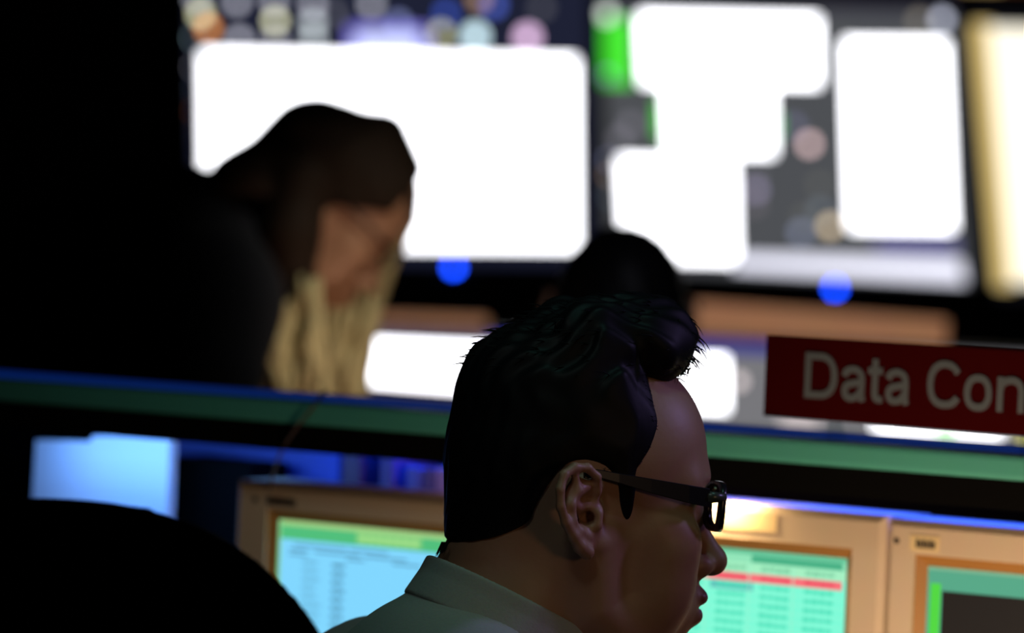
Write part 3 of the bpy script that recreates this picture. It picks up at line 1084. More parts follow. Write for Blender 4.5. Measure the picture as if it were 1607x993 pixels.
#PEOPLE
# ================================================================== OFFICE CHAIR (front left)
def office_chair(label, top, yaw, a=.233, b=.30):
    """swivel chair; top = world point of the middle of the backrest's upper edge, yaw turns its back"""
    cy, sy = math.cos(math.radians(yaw)), math.sin(math.radians(yaw))
    ex = np.array([cy, sy, 0])
    ey = np.array([-sy, cy, 0])          # from the back towards the seat
    o = np.array([top[0], top[1], 0])
    zc = top[2] - b
    root = empty('office_chair', tuple(o + ey * .25), label, 'chair')
    L = lambda x, y, z: o + ex * x + ey * y + np.array([0, 0, z])

    def fb(p):
        y = p[:, 1] - .25 * p[:, 0] ** 2 * 2.0 + .35 * (p[:, 2]) ** 2 * .5
        f = ((np.abs(p[:, 0] / a) ** 2.6 + np.abs(p[:, 2] / b) ** 2.6) ** (1 / 2.6) - 1) * .22
        return smax(f, np.abs(y) - .035, .05)
    v, q = sculpt(fb, (-.28, -.1, -.34), (.28, .12, .34), .008)
    v = o + v[:, :1] * ex + v[:, 1:2] * ey + (v[:, 2:] + zc) * np.array([0, 0, 1.0])
    link('backrest', mesh_from('backrest', v, q), MT['fabric'], root, True)

    def fs(p):
        f = ((np.abs(p[:, 0] / .25) ** 3.5 + np.abs(p[:, 1] / .24) ** 3.5) ** (1 / 3.5) - 1) * .24
        return smax(f, np.abs(p[:, 2]) - .04, .04)
    v, q = sculpt(fs, (-.3, -.3, -.08), (.3, .3, .08), .01)
    v = o + v[:, :1] * ex + (v[:, 1:2] + .27) * ey + (v[:, 2:] + .47) * np.array([0, 0, 1.0])
    link('seat', mesh_from('seat', v, q), MT['fabric'], root, True)
    bm = bmesh.new()
    tube(bm, [L(0, -.05, zc - .1), L(0, -.07, .62), L(0, -.02, .44), L(0, .2, .425)], [.022, .025, .025, .025], 10)
    from_bm('back_bar', bm, MT['black'], root, True)
    bm = bmesh.new()
    tube(bm, [L(0, .27, .43), L(0, .27, .25), L(0, .27, .08)], [.03, .025, .035], 12)
    from_bm('gas_column', bm, MT['black'], root, True)
    for k in range(5):
        t = 2 * math.pi * k / 5 + .3
        c, s = math.cos(t), math.sin(t)
        bm = bmesh.new()
        tube(bm, [L(0, .27, .11), L(.16 * c, .27 + .16 * s, .09), L(.30 * c, .27 + .30 * s, .07)], [.026, .020, .014], 8)
        lg = from_bm('leg', bm, MT['black'], root, True)
        bm = bmesh.new()
        w = np.array([-s * ex[0] * 1.0, 0, 0])
        d = ex * (-s) + ey * c
        tube(bm, [L(.30 * c, .27 + .30 * s, .03) - d * .02, L(.30 * c, .27 + .30 * s, .03) + d * .02], .03, 14)
        from_bm('caster', bm, MT['black'], lg)
    return root


office_chair('black office chair with a tall rounded back, cut off at the lower left corner', P(66, 776, 3.3), 194)


# ================================================================== PEOPLE
def person_root(loc, label, group=None):
    return empty('person', tuple(loc), label, 'person', group)


# ---------------------------------------------------------------- seated man in glasses
ear_w = P(925, 815, 3.77)
MP = Pose((0, 0, 0), 18, 3)
MP.o = ear_w - MP.R @ np.array([-.012, -.075, 0])
E = lambda px, py, y: MP.px(px, py, y)
T3 = Pose(MP.o, 18, 0)                          # upright frame at the same place, for the trunk
N_w = MP.w(MP.px(742, 1010, 0))                  # base of the neck
up3 = np.array([0, 0, 1.0])
fw3, lf3 = T3.R[:, 0], T3.R[:, 1]


def trunk(x, y, z):
    return N_w + fw3 * x + lf3 * y + up3 * z


man = person_root(trunk(-.06, 0, 0) * np.array([1, 1, 0]), 'man with short black hair, black glasses and grey collared shirt, seen in profile')
nk0, nk1 = MP.px(852, 800, 0), MP.px(774, 985, 0)


def man_neck(p):
    d = cap(p, nk0, nk1, .054, .062)
    d = smin(d, cap(p, MP.px(930, 870, 0), MP.px(850, 1010, 0), .035, .045), .03)
    return d


def man_head(p):
    d = head_field(p)
    d = smin(d, man_neck(p), .03)
    near = (p[:, 1] < -.05) & (p[:, 0] > -.06) & (p[:, 0] < .06)
    if near.any():
        d[near] = smin(d[near], ear_field(p[near], E), .005)
    far = p[:, 1] > .05
    if far.any():
        d[far] = smin(d[far], far_ear(p[far]), .005)
    return d


# forearms and hands, on the desk
hn = trunk(.40, -.10, 0)
hn[2] = .775
hf = trunk(.40, .12, 0)
hf[2] = .775
el_n, el_f = trunk(.10, -.24, -.27), trunk(.10, .24, -.27)
sh_n, sh_f = trunk(-.02, -.175, -.065), trunk(-.02, .175, -.065)


def man_body(p):
    ph = MP.h(p)
    d = np.full(len(p), 1.0)
    up = ph[:, 2] > -.26
    if up.any():
        d[up] = man_head(ph[up])
    lo = p[:, 2] < N_w[2] + .06
    if lo.any():
        pl = p[lo]
        a = cap(pl, MP.w(nk1), trunk(0, 0, -.10), .055, .06)
        for s_, e_, w_, sd in ((sh_n, el_n, hn, 1), (sh_f, el_f, hf, -1)):
            a = smin(a, chain(pl, [trunk(-.01, 0, -.06), s_, e_, w_], [.045, .040, .036, .026], .01), .01)
            hz = pl[:, 2] < .86
            if hz.any():
                a[hz] = smin(a[hz], hand_field(pl[hz], w_, fw3, up3, lf3 * sd, .28), .012)
        d[lo] = smin(d[lo], a, .01)
    return d


mn = np.minimum(np.minimum(el_n, el_f), np.minimum(hn, hf)) - .09
mx = np.maximum(np.maximum(el_n, el_f), np.maximum(hn, hf)) + .24
mn[:2] = np.minimum(mn[:2], MP.o[:2] - .2)
mx[:2] = np.maximum(mx[:2], MP.o[:2] + .2)
mx[2] = MP.o[2] + .18
mn[2] = .68
v1, q1 = sculpt(man_body, mn, mx, .0017)
me = mesh_from('body', v1, q1)
body = link('body', me, MT['skin'], man, True)
me.materials.append(MT['lip'])
hv = MP.h(v1)
c_ = hv[q1].mean(1)
lipm = (ell(c_, (0.1035, 0, -0.0555), (0.0105, 0.022, 0.0078)) < 0) | (ell(c_, (0.1010, 0, -0.0705), (0.0105, 0.019, 0.0078)) < 0)
me.polygons.foreach_set('material_index', lipm.astype(np.int32))

# hair
HP = [MP.px(x, y, -.070)[[0, 2]] for x, y in
      [(1150, 420), (1100, 560), (1048, 592), (1012, 568), (1026, 625), (1036, 665), (1028, 700), (1012, 725), (1000, 745), (1000, 845), (985, 856), (973, 845), (971, 765), (952, 735), (930, 726), (890, 724),
       (866, 758), (848, 795), (842, 820), (815, 840), (770, 858), (696, 872), (600, 876), (560, 420)]]


for _ in range(2):                                # round the hairline's corners
    HP = [w_ for a_, b_ in zip(HP, HP[1:] + HP[:1]) for w_ in (a_ * .75 + b_ * .25, a_ * .25 + b_ * .75)]


def smooth(x, a, b):
    t = np.clip((x - a) / (b - a), 0, 1)
    return t * t * (3 - 2 * t)


fl = [MP.px(965, 525, 0), MP.px(1020, 530, 0), MP.px(1055, 562, 0)]


def man_hair(p):
    x, y, z = p[:, 0], p[:, 1], p[:, 2]
    base = smin(skull(p), man_neck(p), .04)
    th = .0045 + .0135 * smooth(z, .06, .125) + .004 * smooth(-x, .03, .09) * smooth(z, -.04, .06)
    th = th + .0075 * smooth(-z, 0, .05) * smooth(-x, .03, .08)
    streak = np.sin(y * 430 + 2.5 * np.sin(x * 70 + z * 35) + z * 90) * .5 + np.sin(y * 210 - x * 160 + 1.7 * np.sin(z * 110)) * .5
    cut = polygon_sd(x + .30 * (np.abs(y) - .07) * (x > .02) * (z > .03), z, HP)
    th = th * (.25 + .75 * smooth(-cut, 0, .022)) - .001 * (1 - smooth(-cut, 0, .006))
    d = base - th
    q = smin(cap(p, fl[0] + np.array([0, .0, 0]), fl[1], .026, .028), cap(p, fl[1], fl[2], .024, .009), .015)
    q = smin(q, ell(p, (fl[1] + fl[0]) / 2, (.045, .052, .026)), .02)
    ya = np.stack([x, np.abs(y), z], 1)
    q = smin(q, cap(ya, fl[0] + np.array([-.03, .034, -.002]), fl[1] + np.array([-.006, .032, -.012]), .026, .020), .02)
    d = smin(d, q, .02)
    d = d - streak * (.0007 + .0016 * smooth(z, .08, .13))
    cut = np.minimum(cut, q - .001)
    d = smax(d, cut, .004)
    earzone = ell(p, E(907, 800, -.085), (.021, .03, .036))
    return smax(d, -earzone, .004)


v, q = sculpt(man_hair, (-.19, -.115, -.16), (.145, .115, .18), .0018)
hair = link('hair', mesh_from('hair', MP.w(v), q), MT['hair'], man, True)
# loose strands
bm = bmesh.new()
hv = v
top = hv[(hv[:, 2] > .105)]
for k in range(330):
    p0 = top[rng.integers(len(top))]
    fr = smooth(np.array([p0[0]]), .03, .09)[0]
    out = p0 - np.array([0, 0, .03])
    out /= np.linalg.norm(out)
    dr = out * .30 + np.array([-.75 + 1.2 * fr, rng.normal(0, .2), .10 - .5 * fr]) + rng.normal(0, .12, 3)
    dr /= np.linalg.norm(dr)
    ln = rng.uniform(.007, .015)
    bend = np.array([-.2 + .2 * fr, 0, -.45 - .35 * fr])
    pts = [MP.w(p0 - out * .002 + dr * ln * t + bend * ln * t * t * .8) for t in (0, .35, .7, 1)]
    tube(bm, pts, [.0006, .00055, .0004, .0001], 4)
for k in range(90):                               # thicker tufts along the top
    sx = rng.uniform(850, 1065)
    yy = rng.uniform(-.045, .02)
    sy = np.interp(sx, [850, 900, 985, 1065], [500, 492, 491, 506]) + rng.uniform(0, 26)
    p0 = MP.px(sx, sy + 8, yy)
    h_ = rng.uniform(4, 13)
    fw_ = rng.uniform(-6, 10)
    q_ = [p0, MP.px(sx + fw_ * .3, sy - h_ * .5, yy), MP.px(sx + fw_, sy - h_, yy), MP.px(sx + fw_ + rng.uniform(5, 10), sy - h_ * .8, yy), MP.px(sx + fw_ + rng.uniform(8, 14), sy - h_ * .3, yy)]
    tube(bm, [MP.w(t) for t in q_], [.0014, .0012, .0009, .0006, .0002], 6)
for k in range(330):
    sx, sy = rng.uniform(1030, 1076), rng.uniform(500, 545)
    yy = rng.uniform(-.045, .03)
    p0 = MP.px(sx - 8, sy, yy)
    p1 = MP.px(sx + rng.uniform(3, 11), sy + rng.uniform(8, 25), yy)
    p2 = MP.px(min(sx + rng.uniform(2, 14), 1089), sy + rng.uniform(28, 46), yy)
    p3 = MP.px(min(sx + rng.uniform(-8, 8), 1087), min(sy + rng.uniform(44, 64), 604), yy)
    tube(bm, [MP.w(t) for t in (p0, p1, p2, p3)], [.0005, .0005, .0004, .0001], 4)
for k in range(36):
    sx = rng.uniform(688, 700)
    yy = rng.uniform(-.03, .05)
    p0 = MP.px(sx + 5, 850, yy)
    p1 = MP.px(sx - 1, 863, yy)
    p2 = MP.px(sx - rng.uniform(2, 7), rng.uniform(868, 876), yy)
    tube(bm, [MP.w(t) for t in (p0, p1, p2)], [.0003, .00025, .0001], 4)
# fine short hairs along the hairline
cut_ = polygon_sd(hv[:, 0] + .30 * (np.abs(hv[:, 1]) - .07) * (hv[:, 0] > .02) * (hv[:, 2] > .03), hv[:, 2], HP)
edge = hv[(np.abs(cut_) < .0035) & (np.abs(hv[:, 1]) > .03) & (hv[:, 0] > -.0) & (hv[:, 2] > .035)]
for k in range(2200):
    p0 = edge[rng.integers(len(edge))].copy()
    sg_ = 1.0 if p0[1] > 0 else -1.0
    front = p0[0] > .0
    p0 += np.array([rng.uniform(-.004, .0012) if front else 0, sg_ * .0006, rng.uniform(-.004, .002) * (not front)])
    dr = np.array([-.75, 0, .2 if p0[2] > .05 else -.65]) if front else np.array([-.25, 0, -.95])
    dr = dr + rng.normal(0, .22, 3) * np.array([1, .25, 1])
    ln = rng.uniform(.003, .006)
    tube(bm, [MP.w(p0 + dr * ln * t + np.array([0, sg_ * .0008 * t, 0])) for t in (0, .5, 1)], [.0002, .00018, .00006], 3)
so = from_bm('loose_strands', bm, MT['hair'], hair, True)
so['kind'] = 'stuff'
# eyebrow (both)
for s in (-1, 1):
    bm = bmesh.new()
    tube(bm, [MP.w((.0945, s * .014, .0300)), MP.w((.0925, s * .028, .0340)), MP.w((.0835, s * .042, .0330)), MP.w((.0730, s * .051, .0285))], [.0018, .0032, .0028, .0008], 8)
    from_bm('eyebrow', bm, MT['hair'], hair, True)

# shirt
ct = [MP.px(695, 876, -.02), MP.px(900, 978, -.055)]
ax = (nk0 - nk1) / np.linalg.norm(nk0 - nk1)
dv = ct[1] - ct[0]
dv[1] = 0
nrm = np.array([-dv[2], 0, dv[0]])
nrm /= np.linalg.norm(nrm)


def w2h(fn):
    return lambda p: fn(MP.h(p))


def collar(ph):
    hgt = (ph - ct[0]) @ nrm                                   # 0 at the upper edge, negative below
    t = (ph - nk1) @ ax
    d0 = man_neck(ph)
    off = .0055 + .13 * np.maximum(-hgt - .012, 0)
    sh = np.abs(d0 - off) - .0024
    return smax(smax(sh, hgt, .003), -(hgt + .034), .003)


def shirt(p):
    s_n, s_f = sh_n, sh_f
    d = ell(p - N_w, lf3 * 0 + fw3 * -.035 + up3 * -.14, (.105, .175, .16), np.stack([fw3, lf3, up3], 1))
    d = smin(d, ell(p - N_w, fw3 * -.06 + up3 * -.36, (.12, .165, .22), np.stack([fw3, lf3, up3], 1)), .08)
    for s_, e_, w_ in ((s_n, el_n, hn), (s_f, el_f, hf)):
        d = smin(d, cap(p, N_w + up3 * -.028 + fw3 * -.015, s_, .052, .058), .05)
        d = smin(d, cap(p, s_, e_, .062, .050), .04)
        d = smin(d, cap(p, e_, e_ + (w_ - e_) * .86, .050, .038), .03)
    ph = MP.h(p)
    d = smin(d, man_neck(ph) - .004, .012)
    fold = np.sin((ph[:, 0] * .6 + ph[:, 2]) * 210 + 2.2 * np.sin(ph[:, 1] * 45)) * .0016
    d = d + fold * np.clip((-ph[:, 2] - .10) / .05, 0, 1)
    hgt = (ph - ct[0]) @ nrm
    return smax(d, hgt + .014, .004)


v, q = sculpt(shirt, trunk(-.06, 0, -.6) - np.array([.34, .42, 0]), np.array([*(trunk(.22, 0, 0)[:2] + np.array([.34, .36])), N_w[2] + .10]), .0045)
link('shirt', mesh_from('shirt', v, q), MT['shirt'], man, True)


v, q = sculpt(collar, (-.20, -.115, -.23), (.12, .115, -.0), .0016)
link('collar', mesh_from('collar', MP.w(v), q), MT['shirt'], man, True)


def trousers(p):
    hips = trunk(-.10, 0, 0)
    hips[2] = .56
    d = ell(p - hips, (0, 0, 0), (.14, .18, .12), np.stack([fw3, lf3, up3], 1))
    for s in (-1, 1):
        h = hips + lf3 * .09 * s
        k = h + fw3 * .42 + lf3 * .05 * s
        k[2] = .53
        f = k + fw3 * -.02
        f[2] = .10
        d = smin(d, cap(p, h, k, .085, .062), .05)
        d = smin(d, cap(p, k, f, .060, .045), .03)
    return d


hb = trunk(.1, 0, 0)
v, q = sculpt(trousers, (hb[0] - .6, hb[1] - .5, .05), (hb[0] + .6, hb[1] + .5, .72), .012)
link('trousers', mesh_from('trousers', v, q), MT['trousers'], man, True)
for s in (-1, 1):
    a = trunk(-.10 + .38, .14 * s, 0)

    def shoe(p, a=a):
        q_ = a.copy()
        q_[2] = .055
        d = cap(p, q_, q_ + fw3 * .17 - up3 * .015, .048, .040)
        return smax(d, .004 - p[:, 2], .01)
    v, q = sculpt(shoe, (a[0] - .12, a[1] - .14, -.01), (a[0] + .28, a[1] + .26, .13), .008)
    link('shoe', mesh_from('shoe', v, q), MT['shoe'], man, True)
# the stool he sits on
sb = trunk(-.12, 0, 0)
st = empty('stool', (sb[0], sb[1], 0), 'low round black stool under the seated man', 'stool')
bm = bmesh.new()
tube(bm, [(sb[0], sb[1], .37), (sb[0], sb[1], .38), (sb[0], sb[1], .42), (sb[0], sb[1], .435)], [.17, .19, .19, .17], 28)
from_bm('seat', bm, MT['fabric'], st, True)
bm = bmesh.new()
tube(bm, [(sb[0], sb[1], .05), (sb[0], sb[1], .372)], .03, 14)
from_bm('column', bm, MT['black'], st, True)
for k in range(5):
    t = 2 * math.pi * k / 5
    bm = bmesh.new()
    tube(bm, [(sb[0], sb[1], .07), (sb[0] + .24 * math.cos(t), sb[1] + .24 * math.sin(t), .02)], [.03, .02], 8)
    from_bm('leg', bm, MT['black'], st, True)

# glasses
gr = empty('eyeglasses', tuple(MP.w((.09, 0, .015))), 'black framed eyeglasses worn by the man in the grey shirt', 'glasses')


def rounded(cx, cz, w_, h_, n=24, ex=3.2):
    out = []
    for a in np.linspace(0, 2 * math.pi, n, endpoint=False):
        c, s = math.cos(a), math.sin(a)
        r = 1 / ((abs(c) ** ex + abs(s) ** ex) ** (1 / ex))
        out.append((cx + w_ * r * c, cz + h_ * r * s))
    return out


def gface(y, z):
    """lens front: wraps back at the sides"""
    return MP.w((.1075 - 2.2 * y * y, y, z))


GZ = MP.px(1110, 795, -.055)[2]
bm = bmesh.new()
for s in (-1, 1):
    ri = rounded(s * .0325, GZ, .0205, .0145)
    ro_ = rounded(s * .0345, GZ, .0295, .0190)
    N_ = len(ri)
    back = MP.R[:, 0] * -.0055
    vi = [bm.verts.new(tuple(gface(*t))) for t in ri]
    vo = [bm.verts.new(tuple(gface(*t))) for t in ro_]
    vib = [bm.verts.new(tuple(gface(*t) + back)) for t in ri]
    vob = [bm.verts.new(tuple(gface(*t) + back)) for t in ro_]
    for i in range(N_):
        j = (i + 1) % N_
        for a, b in ((vi, vo), (vo, vob), (vob, vib), (vib, vi)):
            bm.faces.new((a[i], a[j], b[j], b[i]))
tube(bm, [gface(-.008, GZ + .006), gface(0, GZ + .009), gface(.008, GZ + .006)], .0026, 8)
from_bm('frame', bm, MT['frame'], gr, True)
for s in (-1, 1):
    bm = bmesh.new()
    ri = rounded(s * .0345, GZ, .0250, .0155)
    fv = [bm.verts.new(tuple(gface(*t) - MP.R[:, 0] * .0015)) for t in ri]
    bv = [bm.verts.new(tuple(gface(*t) - MP.R[:, 0] * .0030)) for t in ri]
    bm.faces.new(fv)
    bm.faces.new(bv[::-1])
    for i in range(len(ri)):
        j = (i + 1) % len(ri)
        bm.faces.new((fv[i], bv[i], bv[j], fv[j]))
    from_bm('lens', bm, MT['lens'], gr)
# temple arms: flat bars, deep at the hinge
tk = [((1112, 781), 15), ((1080, 775), 14.5), ((1020, 762), 11.5), ((970, 750), 8), ((935, 742), 6.5), ((915, 745), 6)]
for s in (-1, 1):
    bm = bmesh.new()
    rings = []
    for i, ((x, y), hw) in enumerate(tk):
        yl = (.0635, .0690, .0735, .0765, .0775, .0770)[i]
        c = MP.px(x, y, -yl)
        u_ = MP.px(x, y - hw, -yl) - c
        for_ring = []
        for du, dy in ((1, 0), (1, -.0032), (-1, -.0032), (-1, 0)):
            pt = c + u_ * du + np.array([0, dy, 0])
            pt = np.array([pt[0], -s * pt[1] if s > 0 else pt[1], pt[2]])
            for_ring.append(bm.verts.new(tuple(MP.w(pt))))
        rings.append(for_ring)
    for a, b in zip(rings, rings[1:]):
        for k in range(4):
            bm.faces.new((a[k], a[(k + 1) % 4], b[(k + 1) % 4], b[k]))
    bm.faces.new(rings[0])
    bm.faces.new(rings[-1][::-1])
    # corner piece joining the arm to the front
    from_bm('temple_arm', bm, MT['frame'], gr, bevel=.0006)
    bm = bmesh.new()
    a = gface(s * .0615, GZ + .0085)
    b = MP.px(1108, 780, -.0635)
    b = MP.w((b[0], s * -b[1] if s > 0 else b[1], b[2]))
    tube(bm, [a - MP.R[:, 0] * .001, (a + b) / 2, b], [.0030, .0042, .0050], 10)
    o_ = from_bm('hinge', bm, mat('dark_hinge', (.05, .06, .05), .3), gr, True)

# ---------------------------------------------------------------- woman bending over her desk
WD = 6.5
wp = lambda px, py, dd=0.0: P(px, py, WD + dd)
WP = Pose(wp(503, 328), 8, 42)
wroot = person_root(wp(250, 500) * np.array([1, 1, 0]), 'woman with long blond hair and dark navy top, bending forward over a desk')


def woman_body(p):
    ph = WP.h(p)
    d = head_field(ph)
    d = smin(d, cap(p, wp(450, 300), wp(345, 360), .052, .056), .03)
    d = smin(d, cap(p, wp(345, 370), wp(320, 380), .06, .07), .03)
    return d


sh_n2, sh_f2 = wp(345, 470, -.17), wp(345, 460, .17)
e_n, e_f = wp(330, 700, -.24), wp(390, 700, .22)
w_n, w_f = wp(470, 790, -.14), wp(490, 790, .10)
TOPZ = w_n[2] - .03
rx, dy_ = np.array([1.0, 0, 0]), np.array([0, 1.0, 0])


def woman_all(p):
    d = woman_body(p)
    for s_, e_, w_, sd in ((sh_n2, e_n, w_n, 1), (sh_f2, e_f, w_f, -1)):
        d = smin(d, chain(p, [wp(330, 420), s_, e_, w_], [.045, .040, .034, .023], .01), .01)
        near = np.abs(p - (w_ + rx * .08)).max(1) < .16
        if near.any():
            d[near] = smin(d[near], hand_field(p[near], w_, rx, up3, dy_ * sd, .3, .92), .012)
    return d


v, q = sculpt(woman_all, wp(330, 560) + np.array([-.15, -.34, -.34]), wp(520, 320) + np.array([.28, .34, .19]), .0035)
link('body', mesh_from('body', v, q), MT['skin'], wroot, True)


def sweater(p):
    d = ell(p, wp(225, 490), (.165, .21, .160))
    d = smin(d, cap(p, wp(235, 475), wp(60, 660), .15, .15), .08)
    d = smin(d, cap(p, wp(200, 415), wp(-20, 580), .10, .14), .07)
    d = smin(d, cap(p, wp(235, 372), wp(352, 350), .088, .060), .05)
    for s_, e_, w_ in ((sh_n2, e_n, w_n), (sh_f2, e_f, w_f)):
        d = smin(d, cap(p, wp(340, 440), s_, .07, .07), .06)
        d = smin(d, cap(p, s_, e_, .068, .055), .05)
        d = smin(d, cap(p, e_, e_ + (w_ - e_) * .88, .055, .036), .03)
    return d


v, q = sculpt(sweater, wp(150, 540) + np.array([-.42, -.40, -.42]), wp(300, 500) + np.array([.30, .40, .32]), .010)
link('sweater', mesh_from('sweater', v, q), MT['navy'], wroot, True)
hipw = wp(20, 680)


def wtrousers(p):
    d = ell(p, hipw, (.17, .19, .16))
    for s in (-1, 1):
        h = hipw + np.array([0, .09 * s, -.05])
        k = np.array([h[0] + .04, h[1], .50])
        f = np.array([h[0] - .02, h[1], .09])
        d = smin(d, cap(p, h, k, .09, .062), .05)
        d = smin(d, cap(p, k, f, .06, .045), .03)
    return d


v, q = sculpt(wtrousers, (hipw[0] - .3, hipw[1] - .35, .05), (hipw[0] + .3, hipw[1] + .35, hipw[2] + .2), .014)
link('trousers', mesh_from('trousers', v, q), MT['trousers'], wroot, True)
for s in (-1, 1):
    a = np.array([hipw[0] - .02, hipw[1] + .09 * s, .05])

    def shoe(p, a=a):
        return smax(cap(p, a, a + np.array([.16, 0, -.012]), .046, .036), .004 - p[:, 2], .01)
    v, q = sculpt(shoe, a - .1 + np.array([0, 0, .04]), a + np.array([.26, .1, .08]), .008)
    link('shoe', mesh_from('shoe', v, q), MT['shoe'], wroot, True)


def whair(p):
    ph = WP.h(p)
    x, y, z = ph[:, 0], ph[:, 1], ph[:, 2]
    d = skull(ph) - .007
    d = smin(d, cap(p, wp(500, 205), wp(505, 215), .035, .035), .03)
    d = smin(d, cap(p, wp(470, 225), wp(375, 295), .045, .035), .04)
    d = smin(d, cap(p, wp(375, 295), wp(330, 330), .035, .02), .04)
    d = smin(d, cap(p, wp(385, 300, -.05), wp(425, 400, -.06), .046, .036), .03)
    d = smin(d, cap(p, wp(605, 212), wp(632, 265), .026, .018), .02)
    streak = np.sin(y * 300 + 2 * np.sin(x * 40 + z * 50)) * .0012
    d = d + streak
    cut = (x - .062) + 1.0 * np.maximum(.055 - z, 0) * 1.3
    fringe = cap(p, wp(590, 225, -.02), wp(636, 322, -.02), .030, .014)
    d = smin(d, fringe, .02)
    hang = smin(chain(p, [wp(470, 290, -.055), wp(455, 370, -.075), wp(462, 475, -.080)], [.040, .036, .024], .02), cap(p, wp(600, 300, .05), wp(590, 420, .065), .014, .014), .01)
    d = smax(d, np.minimum(cut, fringe - .002), .008)
    return smin(d, hang, .012)


v, q = sculpt(whair, wp(470, 300) + np.array([-.20, -.16, -.2]), wp(520, 300) + np.array([.16, .16, .19]), .004)
wh = link('hair', mesh_from('hair', v, q), MT['brown'], wroot, True)
# long blond lengths hanging at both sides of the face
bm = bmesh.new()
for k in range(210):
    sort = k % 3
    if sort == 0:                                   # near side, from below the ear
        x0 = rng.uniform(428, 500)
        ctrl = [(x0, rng.uniform(430, 475)), (x0 + rng.uniform(-20, 15), 500), (x0 + rng.uniform(-40, 10), 560), (x0 + rng.uniform(-35, 30), 640)]
        dd = rng.uniform(-.12, -.06)
    elif sort == 1:                                 # far side, falling past the face
        x0 = rng.uniform(640, 656)
        ctrl = [(x0 - 6, rng.uniform(235, 290)), (x0 + rng.uniform(-25, 0), 350), (rng.uniform(575, 615), 425), (rng.uniform(545, 590), 520), (rng.uniform(520, 575), 640)]
        dd = rng.uniform(.04, .09)
    else:                                           # middle, below the chin
        x0 = rng.uniform(495, 560)
        ctrl = [(x0 + 30, rng.uniform(440, 490)), (x0 + rng.uniform(0, 20), 540), (x0 + rng.uniform(-20, 15), 640)]
        dd = rng.uniform(.0, .06)
    cx = [c[0] for c in ctrl]
    cy_ = [c[1] for c in ctrl]
    pts = []
    for t in np.linspace(0, 1, 10):
        yy = cy_[0] + (cy_[-1] - cy_[0]) * t
        pts.append(wp(np.interp(yy, cy_, cx) + 3 * math.sin(t * 9 + k), yy, dd + .010 * math.sin(t * 6 + k * 1.7)))
    w_ = .55 if sort == 1 else 1.0
    tube(bm, pts, [w_ * r_ for r_ in (.003, .0045, .006, .0065, .007, .007, .0065, .006, .005, .002)], 6)
o_ = from_bm('hair_lengths', bm, MT['blond'], wh, True)
o_['label'] = 'blond hair lengths'
# her glasses
gw = empty('eyeglasses', tuple(WP.w((.10, 0, .015))), 'eyeglasses with a bright lens worn by the bending woman', 'glasses')
for s in (-1, 1):
    fr_ = [WP.w((.1115 - 1.5 * a * a, a, b)) for a, b in rounded(s * .033, .010, .025, .020)]
    bm = bmesh.new()
    tube(bm, fr_ + fr_[:1], .0014, 6)
    from_bm('frame', bm, MT['frame'], gw, True)
    bm = bmesh.new()
    f0 = [bm.verts.new(tuple(t)) for t in fr_]
    f1 = [bm.verts.new(tuple(t - WP.R[:, 0] * .0015)) for t in fr_]
    bm.faces.new(f0)
    bm.faces.new(f1[::-1])
    from_bm('lens', bm, MT['lens'], gw)
    bm = bmesh.new()
    tube(bm, [WP.w((.102, s * .058, .020)), WP.w((.06, s * .070, .022)), WP.w((0.0, s * .078, .022))], .0018, 6)
    from_bm('temple_arm', bm, MT['frame'], gw, True)
bm = bmesh.new()
tube(bm, [WP.w((.1105, -.008, .014)), WP.w((.112, 0, .016)), WP.w((.1105, .008, .014))], .0014, 6)
from_bm('bridge', bm, MT['frame'], gw, True)
# desk she leans on
bm = bmesh.new()
dk = empty('standing_desk', (w_n[0] + .02, WD - .1, 0), 'narrow dark desk under the bending woman\'s hands, behind the green ledge', 'desk')
box(bm, (w_n[0] - .12, WD - .45, TOPZ - .03), (w_n[0] + .17, WD + .25, TOPZ))
from_bm('desk_top', bm, MT['desk'], dk, bevel=.004)
for sx in (w_n[0] - .10, w_n[0] + .11):
    for sy in (WD - .42, WD + .18):
        bm = bmesh.new()
        box(bm, (sx, sy, 0), (sx + .04, sy + .04, TOPZ - .03))
        from_bm('leg', bm, MT['desk'], dk)

# ---------------------------------------------------------------- person seated in front, from behind
FD = 6.6
fp = lambda px, py, dd=0.0: P(px, py, FD + dd)
FP = Pose(fp(972, 524), 86, 4)
froot = person_root(fp(972, 600) * np.array([1, 1, 0]), 'person seen from behind, dark hair only, between man and wall displays')


def front_body(p):
    ph = FP.h(p)
    d = head_field(ph)
    big = lambda q: far_ear((q - np.array([0, .075, 0])) / 1.35 + np.array([0, .075, 0])) * 1.35
    d = smin(d, big(ph - np.array([0, 0, .008])), .005)
    m = ph * np.array([1, -1, 1])
    d = smin(d, big(m - np.array([0, 0, .008])), .005)
    return smin(d, cap(ph, (-.02, 0, -.06), (-.05, 0, -.2), .055, .06), .03)


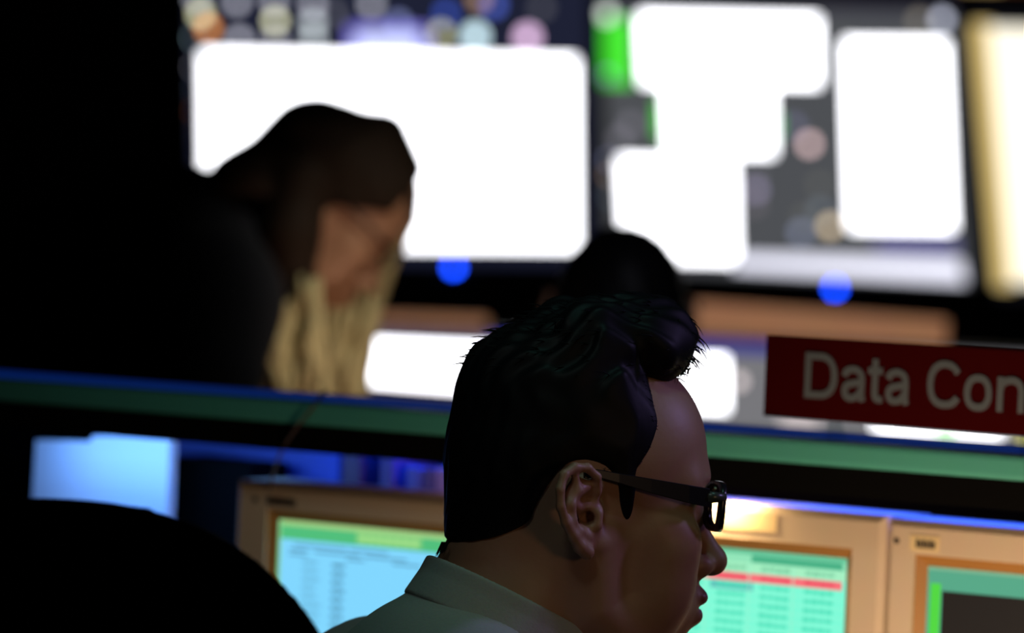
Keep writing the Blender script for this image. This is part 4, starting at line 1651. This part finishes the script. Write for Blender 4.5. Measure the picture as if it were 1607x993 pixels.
c0 = fp(972, 560)
v, q = sculpt(front_body, c0 + np.array([-.13, -.16, -.22]), c0 + np.array([.13, .17, .20]), .005)
link('body', mesh_from('body', v, q), MT['skin'], froot, True)


def front_hair(p):
    ph = FP.h(p)
    d = skull(ph) - .009
    d = smin(d, ell(ph, (-.05, 0, -.01), (.06, .07, .07)), .03)
    d = d + np.sin(ph[:, 1] * 260 + 2 * np.sin(ph[:, 2] * 50)) * .001
    cut = smax(ph[:, 0] - .055 + .6 * np.maximum(.06 - ph[:, 2], 0), -(ph[:, 2] + .075), .01)
    return smax(d, cut, .006)


v, q = sculpt(front_hair, c0 + np.array([-.13, -.16, -.22]), c0 + np.array([.13, .17, .22]), .005)
link('hair', mesh_from('hair', v, q), MT['hair'], froot, True)
nb = FP.w((-.05, 0, -.20))


def front_top(p):
    d = ell(p, nb + np.array([0, -.02, -.18]), (.19, .12, .19))
    d = smin(d, ell(p, nb + np.array([0, -.02, -.42]), (.17, .13, .24)), .08)
    for s in (-1, 1):
        sh = nb + np.array([.18 * s, 0, -.06])
        el = nb + np.array([.24 * s, .06, -.33])
        wr = nb + np.array([.14 * s, .36, -.36])
        d = smin(d, cap(p, nb + np.array([0, 0, -.02]), sh, .06, .06), .05)
        d = smin(d, cap(p, sh, el, .06, .05), .04)
        d = smin(d, cap(p, el, wr, .05, .035), .03)
    return d


v, q = sculpt(front_top, nb + np.array([-.36, -.2, -.70]), nb + np.array([.36, .45, .10]), .012)
link('sweater', mesh_from('sweater', v, q), MT['navy'], froot, True)
bm = bmesh.new()
fs_ = empty('swivel_stool', (nb[0], nb[1] - .02, 0), 'dark seat under the person seen from behind', 'stool')
sz = nb[2] - .62
tube(bm, [(nb[0], nb[1] - .02, sz - .06), (nb[0], nb[1] - .02, sz)], .2, 24)
from_bm('seat', bm, MT['fabric'], fs_, True)
bm = bmesh.new()
tube(bm, [(nb[0], nb[1] - .02, 0.03), (nb[0], nb[1] - .02, sz - .055)], .03, 12)
tube(bm, [(nb[0], nb[1] - .02, 0.0), (nb[0], nb[1] - .02, .03)], .22, 24)
from_bm('column', bm, MT['black'], fs_, True)
